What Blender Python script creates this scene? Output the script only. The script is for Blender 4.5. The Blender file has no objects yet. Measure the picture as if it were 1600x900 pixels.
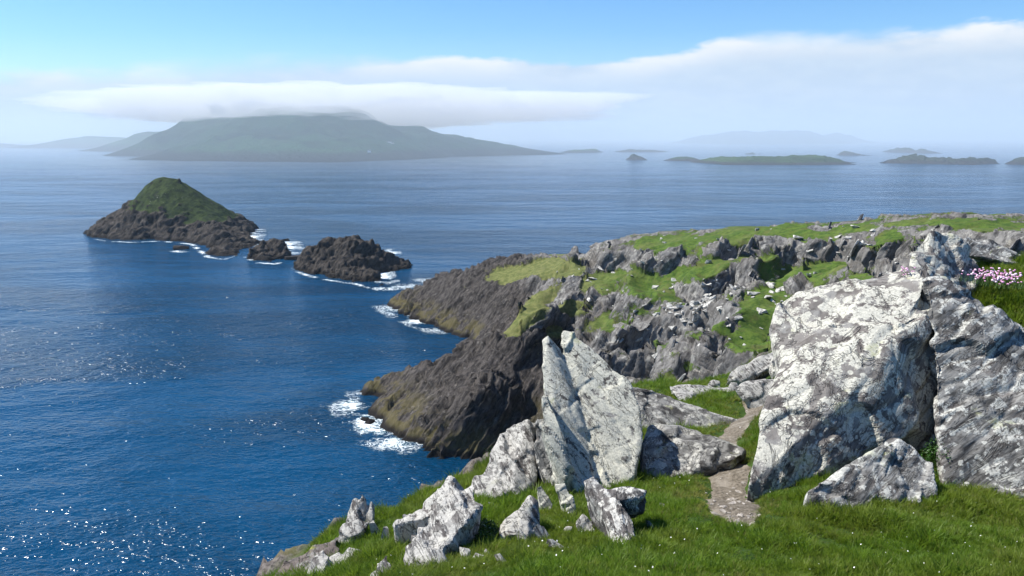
import bpy, bmesh, math, random
import numpy as np
from mathutils import Vector
R = math.radians
random.seed(7); rng = np.random.default_rng(7)
S = bpy.context.scene; C = S.collection

# ---------------------------------------------------------------- camera
H, PITCH, F = 60.0, R(10.5), 1280.0
cam = bpy.data.cameras.new('camera'); camo = bpy.data.objects.new('camera', cam); C.objects.link(camo)
camo.location = (0, 0, H); camo.rotation_euler = (math.pi/2 - PITCH, 0, 0)
cam.sensor_width = 36; cam.lens = 36*F/1600; cam.clip_start = .1; cam.clip_end = 60000
S.camera = camo
# ---------------------------------------------------------------- sun, sky, exposure
SUN_AZ, SUN_EL = R(-73), R(52)
sl = bpy.data.lights.new('sun', 'SUN'); sl.energy = 5.0; sl.angle = R(.53); sl.color = (1, .955, .88)
so = bpy.data.objects.new('sun', sl); C.objects.link(so)
sd = Vector((math.sin(SUN_AZ)*math.cos(SUN_EL), math.cos(SUN_AZ)*math.cos(SUN_EL), math.sin(SUN_EL)))
so.rotation_euler = sd.to_track_quat('Z', 'Y').to_euler(); so.location = (0, 0, 400)
S.view_settings.view_transform = 'Standard'; S.view_settings.look = 'None'
S.view_settings.exposure = .7; S.view_settings.gamma = 1; S.view_settings.use_curve_mapping = False
S.cycles.use_denoising = True
S.cycles.max_bounces = 6; S.cycles.diffuse_bounces = 3; S.cycles.glossy_bounces = 2
S.cycles.transmission_bounces = 2; S.cycles.volume_bounces = 2; S.cycles.transparent_max_bounces = 6
S.cycles.sample_clamp_indirect = 4; S.cycles.caustics_reflective = False; S.cycles.caustics_refractive = False

class NT:
    """small node-tree writer"""
    def __init__(s, nt): s.t = nt
    def n(s, typ, out=0, **kw):
        nd = s.t.nodes.new(typ)
        ins = kw.pop('i', {})
        for k, v in kw.items(): setattr(nd, k, v)
        for k, v in ins.items():
            if isinstance(v, bpy.types.NodeSocket): s.t.links.new(v, nd.inputs[k])
            elif v is not None: nd.inputs[k].default_value = v
        return nd if out is None else nd.outputs[out]
    def m(s, op, a, b=None, c=None, clamp=False):
        return s.n('ShaderNodeMath', operation=op, use_clamp=clamp, i={0: a, 1: b, 2: c})
    def vm(s, op, a, b=None):
        return s.n('ShaderNodeVectorMath', operation=op, i={0: a, 1: b})
    def mix(s, f, a, b, bt='MIX'):
        nd = s.n('ShaderNodeMix', None, data_type='RGBA', blend_type=bt, i={0: f})
        for k, v in ((6, a), (7, b)):
            if isinstance(v, bpy.types.NodeSocket): s.t.links.new(v, nd.inputs[k])
            else: nd.inputs[k].default_value = tuple(v)+(1,) if len(v) == 3 else v
        return nd.outputs[2]
    def ramp(s, f, lo, hi, a=0., b=1.):
        return s.n('ShaderNodeMapRange', clamp=True, interpolation_type='SMOOTHSTEP', i={0: f, 1: lo, 2: hi, 3: a, 4: b})
    def noise(s, vec, scale, detail=4., rough=.55, dist=0., out=0):
        return s.n('ShaderNodeTexNoise', out, i={'Vector': vec, 'Scale': scale, 'Detail': detail, 'Roughness': rough, 'Distortion': dist})
    def attr(s, name, out=2): return s.n('ShaderNodeAttribute', out, attribute_name=name)

W = bpy.data.worlds.new('World'); S.world = W; W.use_nodes = True; W.node_tree.nodes.clear()
w = NT(W.node_tree); WS = .075
sky = w.n('ShaderNodeTexSky', sky_type='NISHITA', sun_disc=False, sun_elevation=SUN_EL, sun_rotation=SUN_AZ % (2*math.pi),
          altitude=60, air_density=1.0, dust_density=.25, ozone_density=3.0)
gen = w.n('ShaderNodeTexCoord', 0)
sx, sy, sz = [w.n('ShaderNodeSeparateXYZ', k, i={0: gen}) for k in range(3)]
az = w.m('ARCTAN2', sx, sy)
el = w.m('ARCTANGENT', w.m('DIVIDE', sz, w.m('SQRT', w.m('ADD', w.m('MULTIPLY', sx, sx), w.m('MULTIPLY', sy, sy)))))
cyl = w.n('ShaderNodeCombineXYZ', i={0: w.m('SINE', az), 1: w.m('COSINE', az), 2: w.m('MULTIPLY', el, 3.2)})
# clear blue deepens quickly above the bank
skyc = w.n('ShaderNodeHueSaturation', i={'Saturation': 1.15, 'Value': 1.0, 'Color': sky})
skyc = w.mix(.85, skyc, (.82, 1.12, 1.42), 'MULTIPLY')
# top of the fog bank against azimuth (low in the south, higher in the north)
cu = w.n('ShaderNodeFloatCurve', None, i={1: w.m('MULTIPLY_ADD', az, .5/math.pi, .5)})
P = cu.mapping.curves[0].points
pts = [(-180, 3.2), (-50, 3.0), (-32, 3.7), (-20, 4.5), (-14, 5.0), (-4, 5.1), (6, 5.0), (11, 5.4), (18, 6.3), (25, 6.2), (34, 6.4), (60, 5.6), (180, 3.2)]
P[0].location = (0, pts[0][1]/10); P[1].location = (1, pts[-1][1]/10)
for a, e in pts[1:-1]: P.new(a/360+.5, e/10)
cu.mapping.update()
topel = w.m('MULTIPLY', cu.outputs[0], R(10))
n1 = w.noise(cyl, 7., 5, .55); n2 = w.noise(cyl, 26., 5, .6); n3 = w.noise(cyl, 2.5, 4, .5)
edge = w.m('ADD', topel, w.m('ADD', w.m('MULTIPLY_ADD', n1, .034, -.017), w.m('MULTIPLY_ADD', n2, .016, -.008)))
dlt = w.m('SUBTRACT', edge, el)                                    # >0 inside the bank
soft = w.m('MULTIPLY_ADD', w.ramp(n3, .42, .62), .015, .005)
mask = w.ramp(w.m('DIVIDE', dlt, soft), -.6, 1.1)
lit = w.m('MULTIPLY', w.ramp(dlt, .034, .002), w.ramp(n1, .35, .62))      # sunlit upper rim
low = w.ramp(el, .07, .0)
ccol = w.mix(low, (.36, .445, .55), (.345, .425, .52))
ccol = w.mix(w.ramp(n2, .38, .66, 0, .35), ccol, (.46, .53, .60))
ccol = w.mix(w.m('MULTIPLY', lit, .85), ccol, (.62, .63, .64))
ccol = w.vm('SCALE', ccol); ccol.node.inputs[3].default_value = 1/WS
col = w.mix(mask, skyc, ccol)
w.n('ShaderNodeOutputWorld', None, i={0: w.n('ShaderNodeBackground', i={0: col, 1: WS})})

# ---------------------------------------------------------------- geometry helpers
cP, sP = math.cos(PITCH), math.sin(PITCH)
def ray(px, py):
    a, b = (px-800)/F, (450-py)/F
    return np.array((a, cP+b*sP, -sP+b*cP))
def at(px, py, Y):
    d = ray(px, py); return d*(Y/d[1]) + np.array((0, 0, H))
def sea_Y(px, py):
    d = ray(px, py); return -H/d[2]*d[1]
def proj(p):
    y, z = p[..., 1], p[..., 2]-H
    dep = y*cP - z*sP; up = y*sP + z*cP
    return 800+F*p[..., 0]/dep, 450-F*up/dep

_perm = rng.permutation(256); _perm = np.concatenate([_perm, _perm, _perm])
_g = rng.normal(size=(256, 3)); _g /= np.linalg.norm(_g, axis=1)[:, None]
def perlin(p):
    p = np.asarray(p, float); i = np.floor(p).astype(int); f = p-i; i &= 255
    u = f*f*f*(f*(f*6-15)+10); r = 0
    for dx in (0, 1):
        for dy in (0, 1):
            for dz in (0, 1):
                h = _perm[_perm[_perm[i[:, 0]+dx]+i[:, 1]+dy]+i[:, 2]+dz]
                d = f-np.array((dx, dy, dz))
                wt = (u[:, 0] if dx else 1-u[:, 0])*(u[:, 1] if dy else 1-u[:, 1])*(u[:, 2] if dz else 1-u[:, 2])
                r = r + wt*(_g[h]*d).sum(1)
    return r*1.5
def fbm(p, o=4, lac=2.03, g=.5):
    p = np.asarray(p, float); r = 0; a = 1
    for k in range(o): r = r+a*perlin(p+k*17.3); p = p*lac; a *= g
    return r
def ridged(p, o=3, lac=2.1, g=.5):
    p = np.asarray(p, float); r = 0; a = 1
    for k in range(o): r = r+a*(1-2*np.abs(perlin(p+k*11.7))); p = p*lac; a *= g
    return r
def sstep(x, a, b):
    t = np.clip((x-a)/(b-a), 0, 1); return t*t*(3-2*t)

def h01(*k):
    h = 0
    for i, q in enumerate(k): h = _perm[(h+q.astype(int)*(i*2+1)) & 255]
    return h/255.
def slabs_relief(U, V, W, lu, lv, warp, s=0):
    """stepped offsets of broken beds: every bed is cut into blocks of uneven height"""
    a = U/lu+warp; k = np.floor(a); fa = a-k
    c1 = np.floor(V/lv*(.7+.6*h01(k+s))+7*h01(k+s+9)+warp*.5); c2 = np.floor(W/lv*(.7+.6*h01(k+s+31))+7*h01(k+s+77)+warp*.5)
    r = h01(k+s, c1, c2)
    return (r-.5)+.22*(fa-.5)
class RBF:
    """height over (x, y) through control points, linear kernel"""
    def __init__(s, P, smooth=0.):
        P = np.asarray(P, float); s.c = P[:, :2]; n = len(P); s.sc = 1/np.abs(s.c).max()
        s.c = s.c*s.sc
        A = np.zeros((n+3, n+3)); A[:n, :n] = np.linalg.norm(s.c[:, None]-s.c[None], axis=2) - smooth*np.eye(n)
        A[:n, n] = 1; A[:n, n+1:] = s.c; A[n:, :n] = A[:n, n:].T
        s.w = np.linalg.solve(A, np.concatenate([P[:, 2], np.zeros(3)]))
    def __call__(s, x, y):
        q = np.stack([x, y], -1).reshape(-1, 2)*s.sc; n = len(s.c); r = s.w[n]+q@s.w[n+1:]
        for k in range(n): r = r+s.w[k]*np.hypot(q[:, 0]-s.c[k, 0], q[:, 1]-s.c[k, 1])
        return r.reshape(np.shape(x))

def mesh_np(name, V, Fc, mat=None, smooth=True, attrs=None, mats=None):
    me = bpy.data.meshes.new(name); V = np.asarray(V, np.float32); Fc = np.asarray(Fc, np.int32)
    me.vertices.add(len(V)); me.vertices.foreach_set('co', V.ravel())
    k = Fc.shape[1]; me.loops.add(Fc.size); me.loops.foreach_set('vertex_index', Fc.ravel())
    me.polygons.add(len(Fc)); me.polygons.foreach_set('loop_start', np.arange(0, Fc.size, k, dtype=np.int32))
    me.polygons.foreach_set('loop_total', np.full(len(Fc), k, np.int32))
    me.polygons.foreach_set('use_smooth', np.full(len(Fc), smooth, bool))
    me.update(calc_edges=True)
    for an, av in (attrs or {}).items():
        a = me.attributes.new(an, 'FLOAT', 'POINT'); a.data.foreach_set('value', np.asarray(av, np.float32).ravel())
    if mat: me.materials.append(mat)
    return me
def obj(name, me, parent=None, **props):
    o = bpy.data.objects.new(name, me); C.objects.link(o)
    if parent: o.parent = parent
    for k, v in props.items(): o[k] = v
    return o
def empty(name, loc, **props):
    o = bpy.data.objects.new(name, None); C.objects.link(o); o.location = loc; o.empty_display_size = .1
    for k, v in props.items(): o[k] = v
    return o
def grid_faces(r, c):
    i = np.arange(r*c).reshape(r, c)
    return np.stack([i[:-1, :-1], i[:-1, 1:], i[1:, 1:], i[1:, :-1]], -1).reshape(-1, 4)
def grid_normals(X, Y, Z):
    Pm = np.stack([X, Y, Z], -1); du = np.gradient(Pm, axis=1); dv = np.gradient(Pm, axis=0)
    n = np.cross(du, dv); n /= np.linalg.norm(n, axis=-1)[..., None]+1e-12
    return n*np.sign(n[..., 2:3]+1e-9)

# ---------------------------------------------------------------- materials
def new_mat(name):
    m = bpy.data.materials.new(name); m.use_nodes = True; m.node_tree.nodes.clear(); return m, NT(m.node_tree)
def finish(t, col, rough, bump=None, strength=.5, dist=.05, spec=.3, extra=None):
    nrm = t.n('ShaderNodeBump', i={'Strength': strength, 'Distance': dist, 'Height': bump}) if bump is not None else None
    ins = {'Base Color': col, 'Roughness': rough, 'Specular IOR Level': spec}
    if nrm: ins['Normal'] = nrm
    ins.update(extra or {})
    b = t.n('ShaderNodeBsdfPrincipled', i=ins)
    t.n('ShaderNodeOutputMaterial', None, i={0: b}); return b
def strata_vec(t, pos, n, stretch, warp=.0):
    """coordinates squeezed along the bedding normal n"""
    n = Vector(n).normalized(); a = n.orthogonal().normalized(); b = n.cross(a)
    comp = []
    for ax, s in ((n, 1.), (a, stretch), (b, stretch)):
        d = t.n('ShaderNodeVectorMath', 1, operation='DOT_PRODUCT', i={0: pos, 1: tuple(ax)})
        comp.append(t.m('MULTIPLY', d, s))
    return t.n('ShaderNodeCombineXYZ', i={0: comp[0], 1: comp[1], 2: comp[2]})

def lichen_rock(name, bed=(-.8, .3, .35), white=.5, streak=.5, scale=1., dark=(.085, .075, .072), mid=(.21, .195, .185), pale=(.60, .585, .51), moss=.25, warm=0.):
    m, t = new_mat(name); pos = t.n('ShaderNodeNewGeometry', 0)
    sv = strata_vec(t, pos, bed, .16)
    st = t.noise(sv, 16*scale, 5, .62, .6); stf = t.noise(sv, 46*scale, 4, .6, .3)
    big = t.noise(pos, 1.3*scale, 4, .6); blot = t.noise(pos, 5.2*scale, 7, .60, .5); fine = t.noise(pos, 38*scale, 5, .65)
    spk = t.noise(pos, 95*scale, 3, .6)
    base = t.mix(t.ramp(st, .36, .62), dark, mid)
    base = t.mix(t.ramp(big, .45, .62, 0, .5), base, (.155, .135, .122))
    wm = t.m('ADD', t.m('ADD', t.m('MULTIPLY', blot, .72), t.m('MULTIPLY', big, .25)), t.m('ADD', t.m('MULTIPLY', fine, .20), t.m('MULTIPLY', st, streak*.5)))
    c = .605+.25*streak - (white-.5)*.40
    wmask = t.ramp(wm, c-.018, c+.03)
    warp_ = t.vm('ADD', pos, t.n('ShaderNodeVectorMath', operation='SCALE', i={0: t.noise(pos, 9*scale, 3, .6, 0, 1), 3: .10/scale}))
    for vs, lo, hi, sd_ in ((3.6, .21, .16, .48), (9., .27, .21, .50)):
        vd = t.n('ShaderNodeTexVoronoi', i={'Vector': warp_, 'Scale': vs*scale}); vc = t.n('ShaderNodeTexVoronoi', 1, i={'Vector': warp_, 'Scale': vs*scale})
        pick = t.ramp(t.n('ShaderNodeSeparateXYZ', 0, i={0: vc}), 1-white*.75, 1.02-white*.75)
        wmask = t.m('MAXIMUM', wmask, t.m('MULTIPLY', t.ramp(t.m('ADD', vd, t.m('MULTIPLY_ADD', fine, .16, -.08)), lo*1.35, hi*1.35), pick))
    wcol = t.mix(t.ramp(fine, .35, .65), tuple(.66*x for x in pale), pale)
    wcol = t.mix(t.ramp(spk, .50, .64, 0, .55), wcol, (.30, .29, .27))
    base = t.mix(t.ramp(t.noise(pos, 3.1*scale, 5, .6), .5, .6, 0, .6), base, (.29, .285, .265))
    col = t.mix(wmask, base, wcol)
    blk = t.m('MULTIPLY', t.ramp(t.noise(pos, 21*scale, 5, .7), .585, .63), t.ramp(big, .40, .58))
    col = t.mix(t.m('MULTIPLY', blk, .8), col, (.035, .034, .032))
    crk2 = t.ramp(t.n('ShaderNodeTexVoronoi', feature='DISTANCE_TO_EDGE', i={'Vector': t.vm('ADD', sv, t.n('ShaderNodeVectorMath', operation='SCALE', i={0: t.noise(pos, 3*scale, 4, .6, 0, 1), 3: .35/scale})), 'Scale': 3.2*scale}), .016, .004)
    crk = t.ramp(t.m('ABSOLUTE', t.m('SUBTRACT', t.noise(sv, 5.5*scale, 5, .6, .8), .5)), .012, .0)
    crk = t.m('MAXIMUM', crk, t.m('MULTIPLY', crk2, .8))
    col = t.mix(t.m('MULTIPLY', crk, .55), col, (.03, .027, .025))
    ym = t.m('MULTIPLY', t.ramp(t.noise(pos, 2.3*scale, 3, .5), .60, .68), t.ramp(blot, .5, .58))
    col = t.mix(t.m('MULTIPLY', ym, moss), col, (.33, .35, .06))
    hgt = t.m('ADD', t.m('ADD', t.m('MULTIPLY', st, .9), t.m('MULTIPLY', fine, .35)), t.m('ADD', t.m('MULTIPLY', stf, .35), t.m('MULTIPLY', crk, -.8)))
    hgt = t.m('ADD', hgt, t.m('MULTIPLY', wmask, .10))
    finish(t, col, .9, hgt, .8, .022/scale, .15)
    return m

BED = Vector((-.81, .25, .37)).normalized()                       # bedding of the headland: slabs rise to the north
def headland_mat():
    m, t = new_mat('headland_rock_and_turf'); pos = t.n('ShaderNodeNewGeometry', 0)
    z = t.n('ShaderNodeSeparateXYZ', 2, i={0: pos})
    gr = t.attr('turf'); brn = t.attr('brown'); dry = t.attr('dry')
    sv = strata_vec(t, pos, BED, .28)
    st = t.noise(sv, 1.5, 6, .66, .5); sf = t.noise(sv, 5.5, 4, .6)
    big = t.noise(pos, .09, 5, .6); md = t.noise(pos, .8, 5, .65); fn = t.noise(pos, 3.2, 4, .7)
    rock = t.mix(t.ramp(st, .33, .64), (.055, .052, .049), (.20, .193, .18))
    rock = t.mix(t.ramp(md, .52, .66, 0, .75), rock, (.34, .33, .295))
    rock = t.mix(t.ramp(big, .48, .62, 0, .55), rock, (.092, .083, .074))
    bro = t.mix(t.ramp(st, .35, .65), (.015, .0135, .0125), (.078, .069, .062))
    bro = t.mix(t.ramp(md, .56, .7, 0, .6), bro, (.16, .148, .132))
    rock = t.mix(brn, rock, bro)
    olive = t.m('MULTIPLY', t.ramp(z, 7., 2.5), t.ramp(t.noise(pos, .22, 4, .6), .42, .56))
    rock = t.mix(t.m('MULTIPLY', olive, .5), rock, (.115, .098, .03))
    rock = t.mix(t.ramp(z, 1.6, .4), rock, (.014, .012, .011))          # wet, weedy tide line
    g1 = t.mix(t.ramp(md, .35, .65), (.032, .066, .010), (.080, .125, .020))
    g1 = t.mix(t.ramp(fn, .45, .7, 0, .5), g1, (.09, .13, .03))
    g1 = t.mix(t.ramp(t.noise(pos, .35, 5, .65), .5, .66, 0, .7), g1, (.085, .085, .028))
    g1 = t.mix(t.ramp(t.noise(pos, 1.7, 4, .7), .56, .7, 0, .6), g1, (.022, .035, .010))
    g1 = t.mix(dry, g1, t.mix(t.ramp(md, .35, .65), (.085, .095, .03), (.17, .165, .065)))
    gm = t.m('ADD', gr, t.m('ADD', t.m('MULTIPLY_ADD', md, .7, -.35), t.m('MULTIPLY_ADD', fn, .7, -.35)))
    gm = t.ramp(gm, .43, .53)
    col = t.mix(gm, rock, g1)
    h = t.mix(gm, t.n('ShaderNodeCombineXYZ', i={0: t.m('ADD', t.m('ADD', t.m('MULTIPLY', st, .7), t.m('MULTIPLY', sf, .5)), t.m('MULTIPLY', fn, .6))}), t.n('ShaderNodeCombineXYZ', i={0: t.m('MULTIPLY', fn, .35)}))
    h = t.n('ShaderNodeSeparateXYZ', 0, i={0: h})
    finish(t, col, .92, h, .8, .28, .1)
    return m
def islet_mat(name, turf=True):
    m, t = new_mat(name); pos = t.n('ShaderNodeNewGeometry', 0); z = t.n('ShaderNodeSeparateXYZ', 2, i={0: pos})
    sv = strata_vec(t, pos, BED, .2)
    st = t.noise(sv, .75, 6, .65, .5); md = t.noise(pos, .28, 5, .65); fn = t.noise(pos, 1.2, 4, .65)
    rock = t.mix(t.ramp(st, .36, .64), (.013, .0115, .0105), (.062, .054, .047))
    rock = t.mix(t.ramp(md, .55, .7, 0, .6), rock, (.12, .105, .09))
    rock = t.mix(t.ramp(z, 2.4, .6), rock, (.013, .011, .010))
    col = rock
    if turf:
        g = t.attr('turf'); gm = t.ramp(t.m('ADD', g, t.m('ADD', t.m('MULTIPLY_ADD', md, .9, -.45), t.m('MULTIPLY_ADD', fn, .5, -.25))), .42, .56)
        gc = t.mix(t.ramp(md, .38, .62), (.012, .024, .008), (.036, .055, .014))
        col = t.mix(gm, rock, gc)
        dots = t.m('MULTIPLY', t.ramp(fn, .66, .70), t.ramp(t.noise(pos, .06, 2, .5), .5, .6))
        col = t.mix(dots, col, (.4, .4, .36))
    finish(t, col, .9, t.m('ADD', st, t.m('MULTIPLY', fn, .4)), .9, .7, .1)
    return m
def far_mat(name, green, rock, zr):
    m, t = new_mat(name); pos = t.n('ShaderNodeNewGeometry', 0); z = t.n('ShaderNodeSeparateXYZ', 2, i={0: pos})
    b = t.noise(pos, .012, 5, .6); f = t.noise(pos, .06, 5, .65)
    g = t.mix(t.ramp(b, .38, .62), green, tuple(x*.55 for x in green))
    g = t.mix(t.ramp(f, .5, .7, 0, .5), g, (.03, .045, .028))
    k = t.ramp(t.m('ADD', z, t.m('MULTIPLY_ADD', f, zr*1.6, -zr*.8)), zr*1.2, zr*.6)
    col = t.mix(k, g, rock)
    finish(t, col, .95, f, .8, 6., .05); return m
def flat_mat(name, col, rough=.8, var=.25, sc=30.):
    m, t = new_mat(name); pos = t.n('ShaderNodeNewGeometry', 0)
    c = t.mix(t.ramp(t.noise(pos, sc, 4, .6), .35, .65), tuple(x*(1-var) for x in col), tuple(min(1, x*(1+var)) for x in col))
    finish(t, c, rough, t.noise(pos, sc*2, 3, .6), .3, .01, .2); return m

# ---------------------------------------------------------------- sea
def sea_mat():
    m, t = new_mat('deep_sea_water'); pos = t.n('ShaderNodeNewGeometry', 0)
    mp = t.n('ShaderNodeMapping', i={0: pos, 2: (0, 0, R(24)), 3: (.55, 1., 1.)})
    sw = t.noise(mp, .05, 3, .5); w1 = t.noise(mp, .30, 3, .6, .3); w2 = t.noise(mp, 1.25, 2, .55)
    slick = t.noise(t.n('ShaderNodeMapping', i={0: pos, 2: (0, 0, R(10)), 3: (.35, 1., 1.)}), .012, 4, .6, .5)
    calm = t.ramp(slick, .42, .60, .45, 1.)
    h = t.m('ADD', t.m('MULTIPLY', sw, 2.6), t.m('MULTIPLY', t.m('ADD', t.m('MULTIPLY', w1, 1.25), t.m('MULTIPLY', w2, .52)), calm))
    col = t.mix(t.ramp(slick, .4, .62), (.0002, .042, .104), (.0002, .027, .066))
    b = finish(t, col, .14, h, 1., 1.15, .24, {'IOR': 1.333})
    return m
HZ = 15000
v = [(-HZ, -HZ+8000, 0), (HZ, -HZ+8000, 0), (HZ, HZ, 0), (-HZ, HZ, 0)]
sea = obj('sea', mesh_np('sea', v, [(0, 1, 2, 3)], sea_mat()), kind='structure')

# ---------------------------------------------------------------- headland
def ctl(L):
    out = []
    for px, py, Y in L:
        if Y is None: p = at(px, py, sea_Y(px, py)); p[2] = -.6
        else: p = at(px, py, Y)
        out.append(p)
    return out
HC = ctl([
 # shore of the outer point, its inner corner
 (600, 476, None), (620, 488, None), (650, 501, None), (690, 516, None), (715, 528, None), (732, 530, None),
 # shore of the inner point and the cove
 (555, 612, None), (566, 640, None), (585, 668, None), (615, 690, None), (650, 706, None), (690, 714, None), (740, 716, None), (778, 702, None), (830, 672, None),
 # skyline of inner point
 (575, 602, 189), (600, 590, 191), (660, 565, 192), (700, 552, 192), (750, 531, 187), (800, 512, 183), (840, 490, 182),
 # cliff top of the inner point
 (585, 630, 181), (640, 640, 166), (700, 626, 156), (760, 604, 153), (800, 596, 160), (840, 586, 170), (880, 560, 172),
 # outer point skyline and top
 (640, 446, 295), (700, 431, 290), (760, 415, 285), (800, 405, 276), (850, 402, 266), (905, 402, 250), (860, 422, 240), (790, 440, 255), (700, 460, 264),
 (640, 470, 279), (720, 495, 250), (770, 480, 243), (820, 470, 238),
 # gully, spur
 (770, 520, 222), (860, 445, 206), (800, 490, 193), (880, 425, 215),
 # main skyline
 (915, 395, 236), (950, 376, 226), (1000, 366, 220), (1100, 362, 205), (1200, 358, 186), (1300, 351, 171), (1400, 347, 160), (1500, 348, 150), (1600, 351, 140), (1720, 352, 130),
 # slope toward the camera
 (950, 420, 206), (950, 480, 176), (900, 500, 173), (900, 540, 161), (960, 540, 151), (930, 580, 146), (980, 600, 136), (1060, 600, 116), (1060, 540, 131), (1060, 480, 155), (1060, 420, 180),
 (1150, 560, 112), (1150, 480, 140), (1150, 420, 165), (1200, 580, 105), (1250, 500, 125), (1250, 420, 155), (1350, 400, 146), (1450, 400, 131), (1600, 400, 116), (1600, 500, 85), (1300, 600, 82),
 (1100, 640, 97), (960, 650, 138), (890, 640, None), (930, 640, 150), (1000, 700, 110), (1720, 450, 95), (1720, 560, 62), (1150, 700, 75), (1400, 700, 55)])
def back(L):
    for px, py, Y, d, z in L:
        p = at(px, py, Y); q = p*np.array((1+d/Y, 1+d/Y, 1)); q[2] = z; HC.append(q)
back([(600, 470, 290, 30, -6), (640, 446, 295, 12, 2), (640, 446, 295, 40, -8), (700, 431, 290, 45, -6), (760, 415, 285, 55, -5), (850, 402, 266, 40, 12), (850, 402, 266, 85, -5), (905, 402, 250, 60, 8),
      (950, 376, 226, 40, 22), (950, 376, 226, 110, -5), (1100, 362, 205, 50, 26), (1100, 362, 205, 140, -5), (1300, 351, 171, 55, 30), (1300, 351, 171, 170, -5), (1500, 348, 150, 60, 33), (1500, 348, 150, 190, -5), (1720, 352, 130, 70, 34), (1720, 352, 130, 210, -5),
      (660, 565, 192, 18, -4), (700, 552, 192, 20, -5), (750, 531, 187, 18, 0), (600, 590, 191, 14, -6), (560, 612, 186, 6, -4)])
for px, py, d in ((560, 480, 0), (580, 500, 0), (650, 530, 0), (690, 540, 0), (520, 620, 0), (540, 660, 0), (590, 700, 0), (640, 740, 0), (700, 760, 0), (760, 770, 0), (570, 455, 0)):
    p = at(px, py, sea_Y(px, py)); p[2] = -9; HC.append(p)
hb = RBF(HC)
RA = np.array([600, 905, 950, 1000, 1100, 1200, 1300, 1400, 1500, 1600, 1720]); RY = np.array([300, 250, 226, 220, 205, 186, 171, 160, 150, 140, 130])
def hz(x, y):
    rg = np.interp(x/y, (RA-800)/1280/.975, RY)-y
    z = hb(x, y); q = np.stack([x/26., y/26., z/40.], -1).reshape(-1, 3)
    t_ = z/8.+(1.1*fbm(q, 3)).reshape(z.shape); f_ = t_-np.floor(t_)
    return z+(np.floor(t_)+sstep(f_, .34, .70)-t_)*8.*.8*sstep(z, 11, 17)*sstep(x/y, -.02, .05)*(.15+.85*sstep(rg, 4, 24))
na, nr = 780, 560
A = np.linspace(-.26, .80, na)
Yf = np.linspace(46, 400, 900); Zf = hz(A[None, :]*Yf[:, None], Yf[:, None]+0*A[None, :])
dZ = np.abs(np.diff(Zf, axis=0)); dY = (Yf[1]-Yf[0])
elev = (Zf-H)/Yf[:, None]; seen = elev[1:] >= np.maximum.accumulate(elev, axis=0)[:-1]-.004       # rows in view get the most vertices
wgt = np.sqrt((.22*dY)**2+dZ**2)/Yf[1:, None]*np.where(seen, 1., .12)*np.where(Zf[1:] < -2, .08, 1.)+2e-5
cw = np.concatenate([np.zeros((1, na)), np.cumsum(wgt, 0)]); cw /= cw[-1]
Y = np.stack([np.interp(np.linspace(0, 1, nr), cw[:, j], Yf) for j in range(na)], 1)
ker = np.ones(9)/9.
Y = np.stack([np.convolve(np.pad(Y[i], 4, mode='edge'), ker, 'valid') for i in range(nr)], 0)
X = A[None, :]*Y; Z = hz(X, Y)
Nn = grid_normals(X, Y, Z)
p0 = np.stack([X, Y, Z], -1).reshape(-1, 3)
px, py = proj(p0)
def blobs(L, px, py):
    g = np.zeros(len(px))
    for bx, by, rx, ry, wgt, rot in L:
        c, s_ = math.cos(R(rot)), math.sin(R(rot)); dx, dy = px-bx, py-by
        q = ((dx*c+dy*s_)/rx)**2+((-dx*s_+dy*c)/ry)**2
        g = np.maximum(g, wgt*sstep(-q, -1.7, -.35))
    return g
GREEN = [(1050, 378, 58, 11, 1, -4), (1150, 372, 55, 16, 1, -6), (1240, 362, 40, 8, .9, 0), (1080, 430, 60, 16, .95, -12), (1000, 445, 60, 24, .95, 6), (945, 445, 42, 20, .8, 0), (1110, 425, 34, 14, .9, -10),
 (1215, 428, 36, 26, 1, 20), (1195, 492, 46, 34, 1, -25), (1180, 540, 44, 22, .9, 0), (1290, 422, 34, 18, .9, -15), (1285, 368, 22, 12, .8, 0), (1330, 356, 40, 5, .7, 0), (1545, 357, 75, 9, 1, 2), (1440, 352, 60, 5, .8, 0),
 (868, 420, 44, 17, 1, 0), (800, 428, 42, 12, .9, -10), (905, 480, 30, 14, .9, 0), (865, 518, 16, 9, 1, 0), (1090, 400, 20, 16, .6, 0), (960, 500, 34, 14, .7, -20), (990, 482, 26, 10, .7, 0),
 (840, 480, 62, 14, .85, -40), (820, 505, 40, 12, .7, -30), (1080, 575, 14, 8, .9, 0), (930, 515, 30, 10, .5, 0), (1390, 375, 20, 12, .6, 0), (1330, 430, 30, 12, .7, 0), (1000, 610, 30, 8, .9, 0), (1120, 520, 22, 16, .5, 0)]
turf = blobs(GREEN, px, py)*.92
vis = (p0[:, 2] > 9)
behind = sstep(p0[:, 1], 0, 1)*0
turf = np.clip(turf*1.05+.34*fbm(p0/7., 4)+.30*fbm(p0/2.2+5, 3)+.10*sstep(px, 880, 960)+(.30*sstep(Nn.reshape(-1, 3)[:, 2], .86, .97)-.45*sstep(-Nn.reshape(-1, 3)[:, 2], -.82, -.62))*sstep(px, 880, 960), 0, 1)*vis
sky_y = np.interp(px, [600, 905, 950, 1000, 1200, 1400, 1600], [470, 402, 376, 366, 358, 347, 351])
turf = np.where((p0[:, 1] > np.interp(px, [600, 905, 950, 1100, 1300, 1500, 1700], [330, 262, 238, 217, 183, 162, 140])) & (p0[:, 2] > 15), np.maximum(turf, .75), turf)
dry = sstep(px, 985, 880)*.75
dry = np.maximum(dry, .25*sstep(fbm(p0/14., 3), .0, .5))
brown = np.clip(np.maximum(sstep(p0[:, 2], 21, 13)*sstep(px, 1010, 900), sstep(px, 860, 800)), 0, 1)
b = np.array(BED); a_ = np.array(BED.orthogonal().normalized()); c_ = np.cross(b, a_)
U, Vv, Wv = p0@b, p0@a_, p0@c_
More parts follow.
